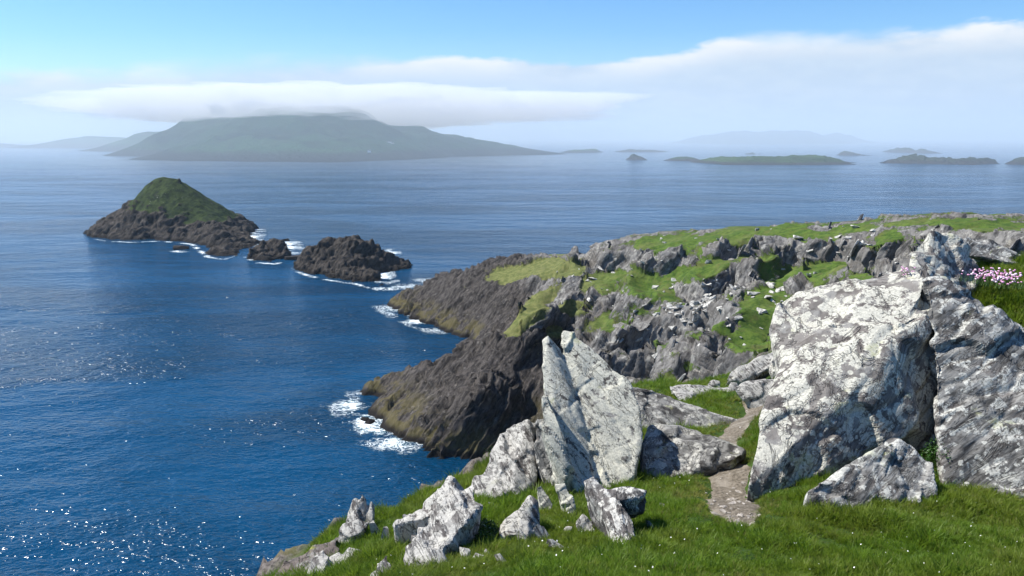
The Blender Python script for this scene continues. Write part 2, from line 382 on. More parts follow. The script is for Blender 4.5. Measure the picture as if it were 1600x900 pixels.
wrp = fbm(p0/11., 3)
rockm = 1-sstep(turf, .35, .62)*.93
crag = .55+.75*sstep(fbm(p0/22.+9, 2), -.25, .35)
s1 = slabs_relief(U, Vv, Wv, 4.4, 24., wrp*.55); s2 = slabs_relief(U, Vv, Wv, 1.5, 11., wrp*1.1, 5)
d1 = ridged(np.stack([U/5.+wrp*.9, Vv/12, Wv/12], -1), 3)
d3 = fbm(p0/5., 4); d4 = fbm(p0/27., 3); d5 = ridged(p0/3.1, 3)
ridge = np.interp(px, [600, 905, 950, 1000, 1100, 1200, 1300, 1400, 1500, 1600, 1720], [300, 250, 226, 220, 205, 186, 171, 160, 150, 140, 130])
crag *= np.where(px < 905, .85, .30+.70*sstep(ridge-p0[:, 1], 2, 22))
disp = rockm*(crag*(.5*(d1-.8)+3.0*s1+1.7*s2)+.30*d3+.12*(d5-.8)) + d4*1.0 + (1-rockm)*.16*d3
disp *= sstep(p0[:, 2], -7, 1.5)*.85+.15
Nf = Nn.reshape(-1, 3).copy(); Nf[:, 2] += .35; Nf /= np.linalg.norm(Nf, axis=1)[:, None]
p1 = p0+Nf*disp[:, None]
hm = headland_mat()
head = obj('headland', mesh_np('headland', p1, grid_faces(nr, na), hm, True, {'turf': turf, 'dry': dry, 'brown': brown}), kind='structure',
           label='rugged grassy headland of tilted grey slabs reaching into the sea')
PH = p1.reshape(nr, na, 3); turfG = turf.reshape(nr, na)

# stones and tilted slabs of the headland
def stone_mesh(name, seed, dims, mat, sub=2, rough=.22, facet=True):
    r_ = np.random.default_rng(seed); bm = bmesh.new()
    for k in range(14):
        q = r_.uniform(-1, 1, 3); q /= max(abs(q).max(), .55); bm.verts.new(q*np.array(dims)*r_.uniform(.75, 1))
    bmesh.ops.convex_hull(bm, input=bm.verts)
    for vv in [x for x in bm.verts if not x.link_faces]: bm.verts.remove(vv)
    me = bpy.data.meshes.new(name); bm.to_mesh(me); bm.free(); me.materials.append(mat); return me
stone_m = flat_mat('pale_scree_stone', (.38, .37, .335), .9, .45, 2.2)
slab_m = lichen_rock('slab_rock', tuple(BED), .45, .8, .12, (.08, .076, .074), (.25, .24, .23), (.42, .41, .38), .05)
stones = [stone_mesh('stone', 20+k, (1., .7, .42), stone_m) for k in range(8)]
slabs = [stone_mesh('rock_slab', 60+k, (.28, 1.15, 1.6), slab_m) for k in range(8)]
def head_idx(px_, py_):
    d = (PXG-px_)**2+(PYG-py_)**2; return np.unravel_index(np.argmin(np.where(VISG, d, 1e9)), d.shape)
PXG, PYG = proj(PH)
# visible cells only: first hit scanning each column outward
VISG = np.zeros(PXG.shape, bool); best = np.full(na, 1e9)
for r_ in range(nr):
    ok = PYG[r_] < best-.02; VISG[r_] = ok; best = np.minimum(best, PYG[r_])
ii, jj = np.where(VISG & (PXG > 870) & (PXG < 1600) & (PYG < 590) & (PH[..., 2] > 14))
sc_w = np.exp(-((PXG[ii, jj]-1060)/150)**2)*(np.exp(-((PYG[ii, jj]-470)/45)**2))*2+.25*np.exp(-((PYG[ii, jj]-420)/60)**2)+.12
fld = sstep(fbm(PH[ii, jj]/12.+40, 2), -.2, .4); sc_w = sc_w*(.15+fld)*PH[ii, jj, 1]**-1.
sel = rng.choice(len(ii), 260, replace=False, p=sc_w/sc_w.sum())
for k in sel:
    i, j = ii[k], jj[k]; o = obj('stone', stones[rng.integers(8)], head)
    s_ = .34+.85*rng.random()**2.2; p = PH[i, j]
    o.location = (p[0], p[1], p[2]+.12*s_); o.scale = (s_*rng.uniform(.8, 1.5), s_, s_*rng.uniform(.7, 1.2))
    o.rotation_euler = (rng.normal(0, .3), rng.normal(0, .3), rng.uniform(0, 6.3))
zq = Vector(BED).to_track_quat('X', 'Z')
ii2, jj2 = np.where(VISG & (PXG > 860) & (PXG < 1600) & (PYG < 600) & (PH[..., 2] > 12) & (turfG < .4))
wz = (.1+sstep(fbm(PH[ii2, jj2]/14.+70, 2), .0, .4))*PH[ii2, jj2, 1]**-1.
for k in rng.choice(len(ii2), 90, replace=False, p=wz/wz.sum()):
    i, j = ii2[k], jj2[k]; o = obj('rock_slab', slabs[rng.integers(8)], head); p = PH[i, j]
    s_ = .5+.8*rng.random()**2; o.location = (p[0], p[1], p[2]-.1*s_); o.scale = (s_*rng.uniform(.8, 1.6), s_*rng.uniform(.8, 1.4), s_)
    e = zq.to_euler(); o.rotation_euler = (e.x+rng.normal(0, .12), e.y+rng.normal(0, .14), e.z+rng.normal(0, .2))

# ---------------------------------------------------------------- islets and islands
def island(name, label, ctrl, ring, bounds, res, mat, amp, lam, cat='island', turf_fn=None, group=None, sink=-6, dirn=None):
    """ctrl: (px, py, Y or None at the shore); ring: shore pixels pushed out under water"""
    P_ = ctl(ctrl); cx = np.mean([p[0] for p in P_]); cy = np.mean([p[1] for p in P_])
    for p in {tuple(q) for q in ring}:
        P_.append(np.array((p[0], p[1], sink)))
    f = RBF(P_); x0, x1, y0, y1 = bounds
    nx, ny = int((x1-x0)/res)+1, int((y1-y0)/res)+1
    X, Y = np.meshgrid(np.linspace(x0, x1, nx), np.linspace(y0, y1, ny)); Z = f(X, Y)
    p = np.stack([X, Y, Z], -1).reshape(-1, 3); N = grid_normals(X, Y, Z).reshape(-1, 3)
    up = sstep(p[:, 2], sink*.8, lam*.4)
    U, V_, W_ = p@b, p@a_, p@c_
    wr = fbm(p/(lam*2.2), 2)
    tf = turf_fn(p) if turf_fn else np.zeros(len(p))
    rk = 1-.85*sstep(tf, .35, .6)
    d = amp*up*(rk*(ridged(np.stack([U/lam+wr, V_/(lam*3.5), W_/(lam*3.5)], -1), 3)*.55+fbm(p/lam*.8, 4)*.9+.5*ridged(p/lam*1.7, 3)-.3) + .25*fbm(p/(lam*2), 3))
    d = d-np.mean(d[p[:, 2] > 0]); N[:, 2] += .4; N /= np.linalg.norm(N, axis=1)[:, None]
    p = p+N*(d*sstep(p[:, 2], sink, 2.))[:, None]
    F_ = grid_faces(ny, nx); keep = (p[F_][:, :, 2].max(1) > -2.5); F_ = F_[keep]
    use = np.unique(F_); mp = np.full(len(p), -1); mp[use] = np.arange(len(use))
    o = obj(name, mesh_np(name, p[use], mp[F_], mat, True, {'turf': tf[use]}), label=label, category=cat)
    if group: o['group'] = group
    return o
def ringpts(L, out=1.0):
    P_ = [at(x, y, sea_Y(x, y))[:2] for x, y in L]; return P_
lure_m = islet_mat('islet_turf_and_rock'); bare_m = islet_mat('islet_bare_rock', False)
def S0(L): return [(x, y, None) for x, y in L]
lure_c = S0([(132, 368), (165, 374), (200, 376), (240, 374), (290, 378), (320, 385), (322, 399), (345, 403), (372, 400), (388, 388), (398, 362)]) + [
 (150, 357, 500), (170, 349, 505), (200, 322, 512), (225, 290, 518), (240, 279, 521), (255, 275, 522), (275, 278, 522), (300, 291, 522), (330, 311, 524), (360, 329, 527), (385, 345, 532),
 (255, 300, 506), (255, 330, 495), (255, 352, 486), (300, 320, 504), (330, 340, 495), (340, 355, 478), (352, 365, 452), (350, 385, 425), (375, 375, 455), (210, 350, 494), (300, 350, 488), (385, 365, 500)]
lr = ringpts([(118, 370), (150, 383), (200, 385), (260, 385), (305, 390), (310, 408), (345, 415), (385, 410), (402, 392)])
lr += [np.array(q) for q in ((-190, 590), (-200, 625), (-240, 615), (-275, 560), (-285, 510), (-168, 560), (-158, 530), (-152, 500))]
def lure_turf(p):
    px, py = proj(p)
    up = sstep(p[:, 2]+5*fbm(p/9., 3)+.10*(px-255), 6, 18); return np.clip(up*.78+.35*fbm(p/6., 3), 0, 1)*sstep(p[:, 2], 6, 12)
island('rocky_island', 'steep hump-backed rocky island with a dark green grassy cap', lure_c, lr, (-285, -120, 395, 650), .7, lure_m, 2.6, 8., turf_fn=lure_turf)
island('rock_islet', 'small low dark rock between the grassy island and the jagged stack',
       S0([(385, 398), (400, 408), (425, 411), (448, 405), (455, 402)])+[(395, 390, 407), (410, 380, 413), (430, 375, 416), (440, 380, 414), (448, 390, 410), (420, 392, 407)],
       ringpts([(378, 402), (398, 416), (428, 418), (456, 412), (462, 400)])+[np.array(q) for q in ((-108, 440), (-128, 440), (-145, 425), (-112, 425))], (-150, -98, 380, 445), .5, bare_m, 2.2, 5., 'islet')
island('rock_islet', 'jagged brown sea stack with a peaked crest nearest the headland',
       S0([(455, 416), (480, 428), (510, 435), (550, 440), (580, 446), (605, 454), (610, 449), (598, 436), (596, 428), (602, 412), (613, 401)])+[(468, 403, 372), (478, 389, 377), (500, 388, 372), (505, 377, 374), (530, 374, 373), (546, 368, 372), (565, 374, 373), (590, 387, 378), (608, 393, 385), (610, 402, 391), (575, 400, 362), (540, 400, 358), (500, 410, 365), (560, 425, 345), (590, 425, 345), (595, 442, 331), (520, 425, 355)],
       ringpts([(447, 422), (480, 436), (520, 443), (560, 449), (600, 462), (618, 456), (606, 430), (617, 408), (622, 398), (612, 440)])*2+[np.array(q) for q in ((-112, 395), (-100, 410), (-80, 415), (-62, 415))], (-120, -42, 305, 425), .45, bare_m, 2.3, 5.5, 'islet', sink=-10)
for px_, py_, s_, lab in ((283, 389, 5, 'tiny wave-washed rock just off the grassy island'), (447, 376, 3.2, 'tiny dark rock in surf behind the small low islet'), (462, 405, 5.5, 'flat black rock beside the jagged stack'), (577, 661, 1.5, 'rounded boulder in surf at the foot of the brown point'), (570, 657, 1.1, 'smaller wet boulder in surf off the brown point')):
    c = at(px_, py_, sea_Y(px_, py_)); me = stone_mesh('sea_rock', int(px_), (s_, s_*.8, s_*.42), bare_m)
    o = obj('sea_rock', me, label=lab, category='rock', group='small rocks awash in the sea'); o.location = (c[0], c[1], .1)

def far_island(name, label, shore, sky_, depth, mat, amp, lam, res, cat='island', back_d=1., zmin=-4):
    """a far island from its shore and crest lines; depth = metres from shore to crest"""
    Pc = []
    for x, y in shore: q = at(x, y, sea_Y(x, y)); q[2] = -.5; Pc.append(q); q2 = q*np.array((1, 1, 1)); q2[:2] *= 1-depth*.35/q[1]; q2[2] = zmin*2.5; Pc.append(q2)
    ys = np.interp([s[0] for s in sky_], [s[0] for s in shore], [sea_Y(*s) for s in shore])
    for (x, y), Y0 in zip(sky_, ys):
        q = at(x, y, Y0+depth); Pc.append(q); q2 = q.copy(); q2[:2] *= 1+depth*back_d/q[1]; q2[2] = zmin*2; Pc.append(q2)
    for e in (0, -1):
        q = at(shore[e][0], shore[e][1], sea_Y(*shore[e])); q[0] += (-1 if e == 0 else 1)*depth*(.10 if depth > 300 else .45); q[1] += depth*.5; q[2] = zmin*4; Pc.append(q)
    Pc = np.array(Pc); f = RBF(Pc); m_ = depth*.3
    x0, x1, y0, y1 = Pc[:, 0].min()-m_, Pc[:, 0].max()+m_, Pc[:, 1].min()-m_, Pc[:, 1].max()
    nx, ny = int((x1-x0)/res)+1, int((y1-y0)/res)+1
    X, Y = np.meshgrid(np.linspace(x0, x1, nx), np.linspace(y0, y1, ny)); Z = f(X, Y); p = np.stack([X, Y, Z], -1).reshape(-1, 3)
    up = sstep(p[:, 2], zmin, lam*.3)
    p[:, 2] += amp*up*(ridged(p/lam, 3)*.6+fbm(p/lam*1.6, 4)*.8-.2)
    F_ = grid_faces(ny, nx); F_ = F_[p[F_][:, :, 2].max(1) > -1.5]; use = np.unique(F_); mp = np.full(len(p), -1); mp[use] = np.arange(len(use))
    o = obj(name, mesh_np(name, p[use], mp[F_], mat, True), label=label, category=cat); o['group'] = 'far islands in the haze'; return o, f
green_far = far_mat('far_island_green', (.018, .058, .024), (.012, .016, .016), 22.)
low_far = far_mat('low_island_green', (.045, .08, .022), (.03, .028, .026), 5.)
dark_far = far_mat('far_island_dark', (.035, .045, .025), (.03, .028, .026), 8.)
blask, bf = far_island('great_island', 'large green mountain island with its summit lost in cloud', [(198, 249), (260, 251), (350, 252), (440, 253), (520, 255), (600, 251), (700, 245), (800, 243), (888, 241)],
    [(205, 243), (235, 219), (262, 203), (290, 190), (350, 180), (420, 173), (480, 168), (530, 168), (560, 177), (590, 193), (650, 206), (740, 221), (800, 231), (885, 239)], 620, green_far, 16, 190, 11, back_d=.9)
far_island('far_headland', 'dim hazy headland just beyond the mountain island', [(150, 240), (200, 241), (240, 241)], [(150, 237), (185, 222), (215, 214), (250, 205)], 700, green_far, 20, 200, 28, 'headland')
far_island('far_headland', 'faintest mountain shape fading into fog on the horizon', [(60, 234), (140, 235), (190, 235)], [(60, 232), (95, 220), (130, 214), (180, 218)], 900, green_far, 20, 300, 45, 'headland')
far_island('far_headland', 'barely visible pale slope farthest out in the fog', [(-60, 233), (0, 233), (40, 233)], [(-60, 225), (0, 224), (20, 226), (40, 231)], 900, green_far, 20, 300, 50, 'headland')
far_island('far_island', 'long pale blue island with a blunt cliff end in fog', [(1058, 224), (1140, 225), (1250, 225), (1338, 224)], [(1058, 222), (1090, 214), (1140, 207), (1200, 205), (1260, 206), (1310, 207), (1330, 212), (1338, 221)], 600, dark_far, 16, 260, 26)
far_island('low_island', 'long flat green island with dark low cliffs', [(1036, 251), (1080, 254), (1130, 258), (1200, 258), (1270, 258), (1341, 257)], [(1038, 249), (1070, 245), (1120, 245), (1200, 247), (1275, 243), (1300, 249), (1340, 254)], 130, low_far, 5, 40, 4.)
far_island('low_island', 'ragged dark reef of rocks with two humps', [(1396, 252), (1420, 256), (1480, 257), (1520, 258), (1563, 256)], [(1398, 250), (1420, 245), (1450, 247), (1490, 251), (1510, 251), (1530, 248), (1548, 248), (1560, 254)], 70, dark_far, 7, 26, 3.4)
far_island('low_island', 'dark rock cut off at the picture edge by the ragged reef', [(1576, 257), (1600, 258), (1640, 258)], [(1578, 255), (1592, 250), (1610, 248), (1640, 250)], 60, dark_far, 6, 26, 3.6)
far_island('low_island', 'small dark island above the ragged reef', [(1388, 238), (1415, 239), (1455, 241)], [(1392, 236), (1402, 232), (1420, 231), (1440, 233), (1453, 239)], 110, dark_far, 6, 50, 6)
far_island('low_island', 'thin flat islet off the green tip of the mountain island', [(878, 239), (910, 239), (943, 238)], [(880, 237), (900, 234), (925, 233), (942, 237)], 110, low_far, 5, 45, 6)
far_island('low_island', 'thin dark islet between the pyramid rock and fog island', [(963, 238), (1000, 238), (1050, 238)], [(965, 236), (985, 234), (1020, 235), (1048, 237)], 110, dark_far, 5, 45, 6)
far_island('low_island', 'tiny pyramid-shaped rock alone on the pale sea', [(978, 249), (988, 250), (998, 249)], [(980, 248), (988, 241.5), (990, 241.5), (997, 248)], 18, dark_far, 3, 14, 1.5)
far_island('low_island', 'tiny dark rock right of the long flat green island', [(1310, 242), (1320, 243), (1330, 242)], [(1312, 241), (1319, 236.5), (1322, 236.5), (1329, 241)], 26, dark_far, 3, 16, 2)
far_island('low_island', 'tiny thin reef above the long flat green island', [(1163, 241), (1178, 241.5), (1190, 241)], [(1166, 240), (1175, 238.5), (1188, 240)], 30, dark_far, 2, 16, 2)
# cottages on the mountain island
wall_m = flat_mat('white_limewash', (.78, .78, .76), .8, .05, 2.); roof_m = flat_mat('slate_roof', (.12, .12, .13), .7, .2, 3.)
def cottage(px_, py_, L, wd, hh, lab):
    d = ray(px_, py_); Yv = np.linspace(1800, 3000, 1200); g = bf(d[0]/d[1]*Yv, Yv); zr = H+d[2]/d[1]*Yv; k = np.argmax(g > zr) if (g > zr).any() else 600
    Y0 = Yv[k]-4; root = empty('cottage', (d[0]/d[1]*Y0, Y0, zr[k]-1), label=lab, category='house', group='white cottages on the mountain island')
    bm = bmesh.new(); bmesh.ops.create_cube(bm, size=1)
    for q in bm.verts: q.co = Vector((q.co.x*L, q.co.y*wd, (q.co.z+.5)*hh))
    me = bpy.data.meshes.new('wall'); bm.to_mesh(me); bm.free(); me.materials.append(wall_m); obj('wall', me, root)
    h2, e = hh+1.6, .4
    v = [(-L/2-e, -wd/2-e, hh), (L/2+e, -wd/2-e, hh), (L/2+e, wd/2+e, hh), (-L/2-e, wd/2+e, hh), (-L/2-e, 0, h2), (L/2+e, 0, h2)]
    me = bpy.data.meshes.new('roof'); me.from_pydata(v, [], [(0, 1, 5, 4), (2, 3, 4, 5), (0, 4, 3), (1, 2, 5), (3, 2, 1, 0)]); me.materials.append(roof_m); obj('roof', me, root)
cottage(604, 224, 26, 7, 5, 'long white cottage row high on the mountain island')
cottage(577, 238, 8, 6, 6, 'single small white cottage above the island shore')
cottage(613, 225, 9, 6, 4, 'short white cottage next to the long row')

# ---------------------------------------------------------------- near hillside
GC = [at(*q) for q in [
 (800, 900, 5.25), (1100, 900, 5.3), (1350, 900, 5.3), (1600, 900, 5.4), (1750, 900, 5.5), (640, 900, 5.9), (520, 893, 6.6), (800, 1150, 3.0), (1200, 1150, 3.0), (1600, 1150, 3.0), (500, 1150, 3.6),
 (620, 850, 7.0), (700, 830, 7.4), (620, 812, 8.4), (700, 785, 9.2), (742, 760, 10.4), (800, 800, 8.4), (800, 745, 11.0), (830, 705, 13.0), (900, 830, 7.1), (900, 770, 9.4), (960, 770, 9.0),
 (1000, 850, 6.4), (1000, 780, 8.5), (1050, 740, 10.0), (1100, 800, 7.4), (1140, 760, 8.8), (1130, 710, 11.2), (1140, 680, 13.2), (1175, 650, 16.5), (1180, 615, 22.), (1190, 592, 25.5), (1100, 612, 21.), (1040, 600, 22.5), (1010, 606, 21), (980, 680, 13.5),
 (1200, 800, 7.3), (1250, 760, 8.4), (1330, 800, 7.2), (1450, 790, 7.5), (1540, 775, 8.0), (1600, 770, 8.2), (1700, 780, 8.2), (1350, 690, 9.6), (1260, 570, 21),
 (1580, 450, 11.4), (1600, 485, 10.4), (1610, 412, 13.), (1545, 412, 13.5), (1560, 455, 10.9), (1700, 440, 11), (1700, 540, 9.6), (1480, 470, 11.8), (1300, 620, 13), (1700, 400, 15), (1350, 560, 17)]]
for x, y, z in ((-.5, 0, -1.9), (4, 0, -1.5), (8, 2, -1.6), (-4, 2, -3.4), (12, 6, -2.), (16, 14, -2.2), (9, 30, -8.), (14, 26, -6.)): GC.append((x, y, H+z))
gb = RBF(GC, .0)
EDGE = np.array([at(*q)[:2] for q in [(330, 1150, 4.2), (400, 960, 6.4), (440, 905, 7.0), (500, 880, 7.3), (545, 838, 8.3), (600, 806, 9.0), (650, 795, 9.4), (742, 748, 11.4), (790, 725, 12.8), (836, 690, 14.5), (900, 650, 17), (960, 612, 21), (1010, 597, 24), (1080, 597, 25.5), (1190, 585, 28), (1270, 560, 31), (1500, 480, 34), (1900, 400, 40)]])
EDGE = np.concatenate([[(-3.2, -6)], EDGE])
def edge_dist(x, y):
    """signed distance to the cliff edge, positive on the seaward side"""
    q = np.stack([x, y], -1).reshape(-1, 2); best = np.full(len(q), 1e9); sg = np.zeros(len(q))
    for a, c in zip(EDGE[:-1], EDGE[1:]):
        d = c-a; t_ = np.clip(((q-a)@d)/(d@d), 0, 1); r = q-(a+t_[:, None]*d); l = np.hypot(r[:, 0], r[:, 1])
        s_ = d[0]*r[:, 1]-d[1]*r[:, 0]; k = l < best; best = np.where(k, l, best); sg = np.where(k, np.sign(s_), sg)
    return (best*sg).reshape(np.shape(x))
PATH = np.array([at(*q)[:2] for q in [(1165, 832, 6.75), (1150, 805, 7.3), (1140, 775, 8.3), (1138, 735, 9.7), (1122, 705, 11.5), (1145, 676, 13.5), (1178, 650, 16.5), (1178, 620, 21.5), (1195, 596, 25.)]])
PW = [.05, .24, .27, .27, .24, .26, .3, .35, .4]
def path_dist(x, y):
    q = np.stack([x, y], -1).reshape(-1, 2); best = np.full(len(q), 1e9)
    for k, (a, c) in enumerate(zip(PATH[:-1], PATH[1:])):
        d = c-a; t_ = np.clip(((q-a)@d)/(d@d), 0, 1); r = q-(a+t_[:, None]*d)
        best = np.minimum(best, np.hypot(r[:, 0], r[:, 1])/(PW[k]*(1-t_)+PW[k+1]*t_))
    return best.reshape(np.shape(x))
def ground(x, y, fine=True):
    x = np.asarray(x, float); y = np.asarray(y, float); z = gb(x, y); d = edge_dist(x, y)
    e = np.clip(d, 0, None); z = z-np.where(e < 1.2, .75*e**2, 1.08+1.9*(e-1.2))*1.1
    pd = path_dist(x, y); z = z-.07*sstep(-pd, -1.5, -.7)
    if fine:
        q = np.stack([x, y, x*0], -1).reshape(-1, 3); z = z+(.09*fbm(q/1.7, 3)+.035*fbm(q/.45, 2)).reshape(z.shape)
    return z
def gY(px_, py_):
    d = ray(px_, py_); Yv = np.linspace(3, 34, 900); g = ground(d[0]/d[1]*Yv, Yv, False); zr = H+d[2]/d[1]*Yv
    hit = g > zr; return Yv[np.argmax(hit)] if hit.any() else 20.
na2, nr2 = 330, 330
A2 = np.linspace(-.62, .95, na2); T2 = np.linspace(0, 1, nr2); Y2 = 2.2*(62/2.2)**(T2**.9)
X2 = A2[None, :]*(Y2[:, None]+1.5); Yg2 = np.repeat(Y2[:, None], na2, 1); Z2 = ground(X2, Yg2)
pg = np.stack([X2, Yg2, Z2], -1).reshape(-1, 3); ed = edge_dist(X2, Yg2).ravel()
rk = sstep(ed, .25, .7)
pg[:, 2] += rk*(.5*ridged(pg/1.3, 3)-.2)*np.clip(ed, 0, 1)
pg[:, 2] = np.maximum(pg[:, 2], -12)
def hill_mat():
    m, t = new_mat('hillside_turf_soil'); pos = t.n('ShaderNodeNewGeometry', 0); r_ = t.attr('rock')
    n = t.noise(pos, 2., 4, .6); f_ = t.noise(pos, 14, 5, .65)
    g = t.mix(t.ramp(n, .35, .65), (.020, .045, .008), (.045, .080, .014)); g = t.mix(t.ramp(f_, .5, .7, 0, .6), g, (.05, .045, .02))
    rc = t.mix(t.ramp(f_, .35, .65), (.05, .043, .04), (.17, .15, .135)); rc = t.mix(t.ramp(n, .52, .64, 0, .6), rc, (.13, .115, .05))
    finish(t, t.mix(r_, g, rc), .95, f_, .8, .05, .1); return m
hill = obj('hillside', mesh_np('hillside', pg, grid_faces(nr2, na2), hill_mat(), True, {'rock': rk}), kind='structure')

# path of trodden earth and stones
def path_mat():
    m, t = new_mat('trodden_earth'); pos = t.n('ShaderNodeNewGeometry', 0)
    n = t.noise(pos, 3., 5, .6); f_ = t.noise(pos, 26, 5, .7)
    c = t.mix(t.ramp(f_, .35, .65), (.085, .072, .055), (.21, .18, .14)); c = t.mix(t.ramp(n, .5, .65, 0, .7), c, (.27, .24, .195))
    finish(t, c, .95, f_, .8, .03, .1); return m
def pal(t): k = t*(len(PATH)-1); i = min(int(k), len(PATH)-2); f_ = k-i; return PATH[i]*(1-f_)+PATH[i+1]*f_, PW[i]*(1-f_)+PW[i+1]*f_
Vp = []; nu, nv = 130, 17
for k in range(nu):
    c, wd = pal(k/(nu-1)); c2, _ = pal(min(1, k/(nu-1)+.01)); c1, _ = pal(max(0, k/(nu-1)-.01)); d = (c2-c1)/np.hypot(*(c2-c1)); n_ = np.array((-d[1], d[0]))
    for j in range(nv):
        s_ = (j/(nv-1)*2-1)*wd*1.25*(1+.35*perlin(np.array([[k*.11, 3.3 if j > nv/2 else 9.1, .5]]))[0]); Vp.append((*(c+n_*s_), 0))
Vp = np.array(Vp); jj_ = np.abs(np.tile(np.linspace(-1, 1, nv), nu))
Vp[:, 2] = ground(Vp[:, 0], Vp[:, 1])+.022*(1-jj_**3)-.06*jj_**4+.02*fbm(Vp/.12, 3)
pth = obj('path', mesh_np('path', Vp, grid_faces(nu, nv), path_mat()), kind='structure')
pst_m = flat_mat('path_stone_grey', (.30, .27, .235), .9, .35, 25)
pst = [stone_mesh('stone', 200+k, (1, .75, .35), pst_m) for k in range(6)]
for k in range(150):
    c, wd = pal(rng.random()**1.3); p = c+rng.uniform(-1, 1, 2)*wd*.9; s_ = .015+.05*rng.random()**4
    o = obj('stone', pst[k % 6], pth); o.location = (p[0], p[1], float(ground(p[0], p[1]))+.02+s_*.1); o.scale = (s_*1.2, s_, s_); o.rotation_euler = (rng.normal(0, .2), rng.normal(0, .2), rng.uniform(0, 6))

# ---------------------------------------------------------------- near rocks
M1 = lichen_rock('lichen_rock_blotched', (-.5, -.45, .75), .58, .35, 1.0, (.10, .09, .082), (.20, .185, .168), (.56, .545, .46))
M2 = lichen_rock('lichen_rock_grey', (-.55, .2, .8), .46, .7, 1.1, (.045, .044, .042), (.19, .187, .176), (.48, .48, .435))
M3 = lichen_rock('lichen_fin_white', (.80, .35, .45), .74, .55, 1.1, (.06, .055, .05), (.20, .19, .17), (.54, .53, .44))
M4 = lichen_rock('bleached_ribbed_rock', (.86, .2, .42),   .64, 1.15, 1.25, (.075, .068, .063), (.25, .24, .22), (.47, .455, .41), .1)
M5 = lichen_rock('banded_slab_rock', (.25, -.45, .85), .44, 1.1, 1.1, (.045, .043, .041), (.21, .205, .19), (.46, .45, .40))
M6 = lichen_rock('brown_cliff_rock', (.7, .3, .6), .22, .8, 1., (.06, .05, .045), (.16, .13, .11), (.30, .25, .21), .8)
M7 = lichen_rock('dark_banded_rock', (.75, -.1, .5), .42, 1.0, 1.2, (.03, .03, .03), (.13, .13, .125), (.60, .58, .52), .0)
PARTIAL = []
def rock(label, anchor, hulls, mat, thick=.6, vox=.03, amp=.05, lam=.35, bed=None, name='boulder', sink=.3, group='lichen rocks on the near hillside', parts=None):
    """closed boulder: union of convex pieces, each given by its visible corners (picture place, depth behind the anchor)"""
    Y0 = anchor if isinstance(anchor, (int, float)) else gY(*anchor)
    bm = bmesh.new(); allp = []
    for hp in hulls:
        th = thick
        if isinstance(hp, tuple): hp, th = hp
        fr = np.array([at(x, y, Y0+dy) for x, y, dy in hp]); c = fr.mean(0)
        pts_ = list(fr)
        bk = c+(fr-c)*.82; bk = bk+(bk-np.array((0, 0, H)))/bk[:, 1:2]*th; bk[:, 2] -= .1*th; pts_ += list(bk)
        ym = max(y for _, y, _ in hp)
        if sink:
            for (x, y, dy), q in zip(hp, fr):
                if y > ym-.3*(ym-min(v[1] for v in hp)): pts_.append(q+np.array((0, .03, -sink)))
            lo = bk[bk[:, 2] < np.median(bk[:, 2])]; pts_ += list(lo-np.array((0, 0, sink*1.5)))
        b2 = bmesh.new()
        for q in pts_: b2.verts.new(q)
        r_ = bmesh.ops.convex_hull(b2, input=b2.verts)
        for vv in [x for x in b2.verts if not x.link_faces]: b2.verts.remove(vv)
        tmp = bpy.data.meshes.new('t'); b2.to_mesh(tmp); b2.free(); bm.from_mesh(tmp); bpy.data.meshes.remove(tmp)
    base = bpy.data.meshes.new(name); bm.to_mesh(base); bm.free()
    o = bpy.data.objects.new('tmp', base); C.objects.link(o)
    md = o.modifiers.new('r', 'REMESH'); md.mode = 'VOXEL'; md.voxel_size = vox; md.use_smooth_shade = True
    dg = bpy.context.evaluated_depsgraph_get(); me = bpy.data.meshes.new_from_object(o.evaluated_get(dg))
    bpy.data.objects.remove(o); bpy.data.meshes.remove(base)
    n = len(me.vertices); co = np.empty(n*3, np.float32); me.vertices.foreach_get('co', co); co = co.reshape(-1, 3).astype(float)
    no = np.empty(n*3, np.float32); me.vertex_normals.foreach_get('vector', no); no = no.reshape(-1, 3)
    bd = np.array(Vector(bed or (-.6, .2, .75)).normalized()); aa = np.array(Vector(bd).orthogonal().normalized()); cc = np.cross(bd, aa)
    u = np.stack([co@bd/(lam*.42), co@aa/(lam*2.6), co@cc/(lam*2.6)], -1); wr = fbm(co/(lam*2), 2)
    uu, vv_, ww_ = co@bd, co@aa, co@cc
    s1 = slabs_relief(uu, vv_, ww_, lam*.55, lam*2.2, wr*.8); s2 = slabs_relief(uu, vv_, ww_, lam*.2, lam*.9, wr*1.5, 3)
    st = ridged(u+wr[:, None]*np.array((.9, .2, .2)), 3)
    crk = -np.clip(.07-np.abs(perlin(u*np.array((.5, 1.2, 1.2))+31)), 0, 1)*9
    d = amp*(.18*(st-.8)+1.7*s1+.38*s2+.45*fbm(co/lam*.6, 2)+.12*fbm(co/lam*4, 3)+.6*crk)
    ne = len(me.edges); ev = np.empty(ne*2, np.int32); me.edges.foreach_get('vertices', ev); ev = ev.reshape(-1, 2); cnt = np.bincount(ev.ravel(), minlength=n)+1e-9
    for _ in range(2): d = .45*d+.55*(np.bincount(ev[:, 0], d[ev[:, 1]], n)+np.bincount(ev[:, 1], d[ev[:, 0]], n))/cnt
    co = co+no*d[:, None]
    c0 = np.array((co[:, 0].mean(), co[:, 1].mean(), co[:, 2].min()))
    me.vertices.foreach_set('co', (co-c0).astype(np.float32).ravel()); me.update()
    me.name = name; me.materials.clear(); me.materials.append(mat)
    me.polygons.foreach_set('use_smooth', np.zeros(len(me.polygons), bool))
    ob = obj(name, me, label=label, category='rock', group=group); ob.location = c0
    return ob
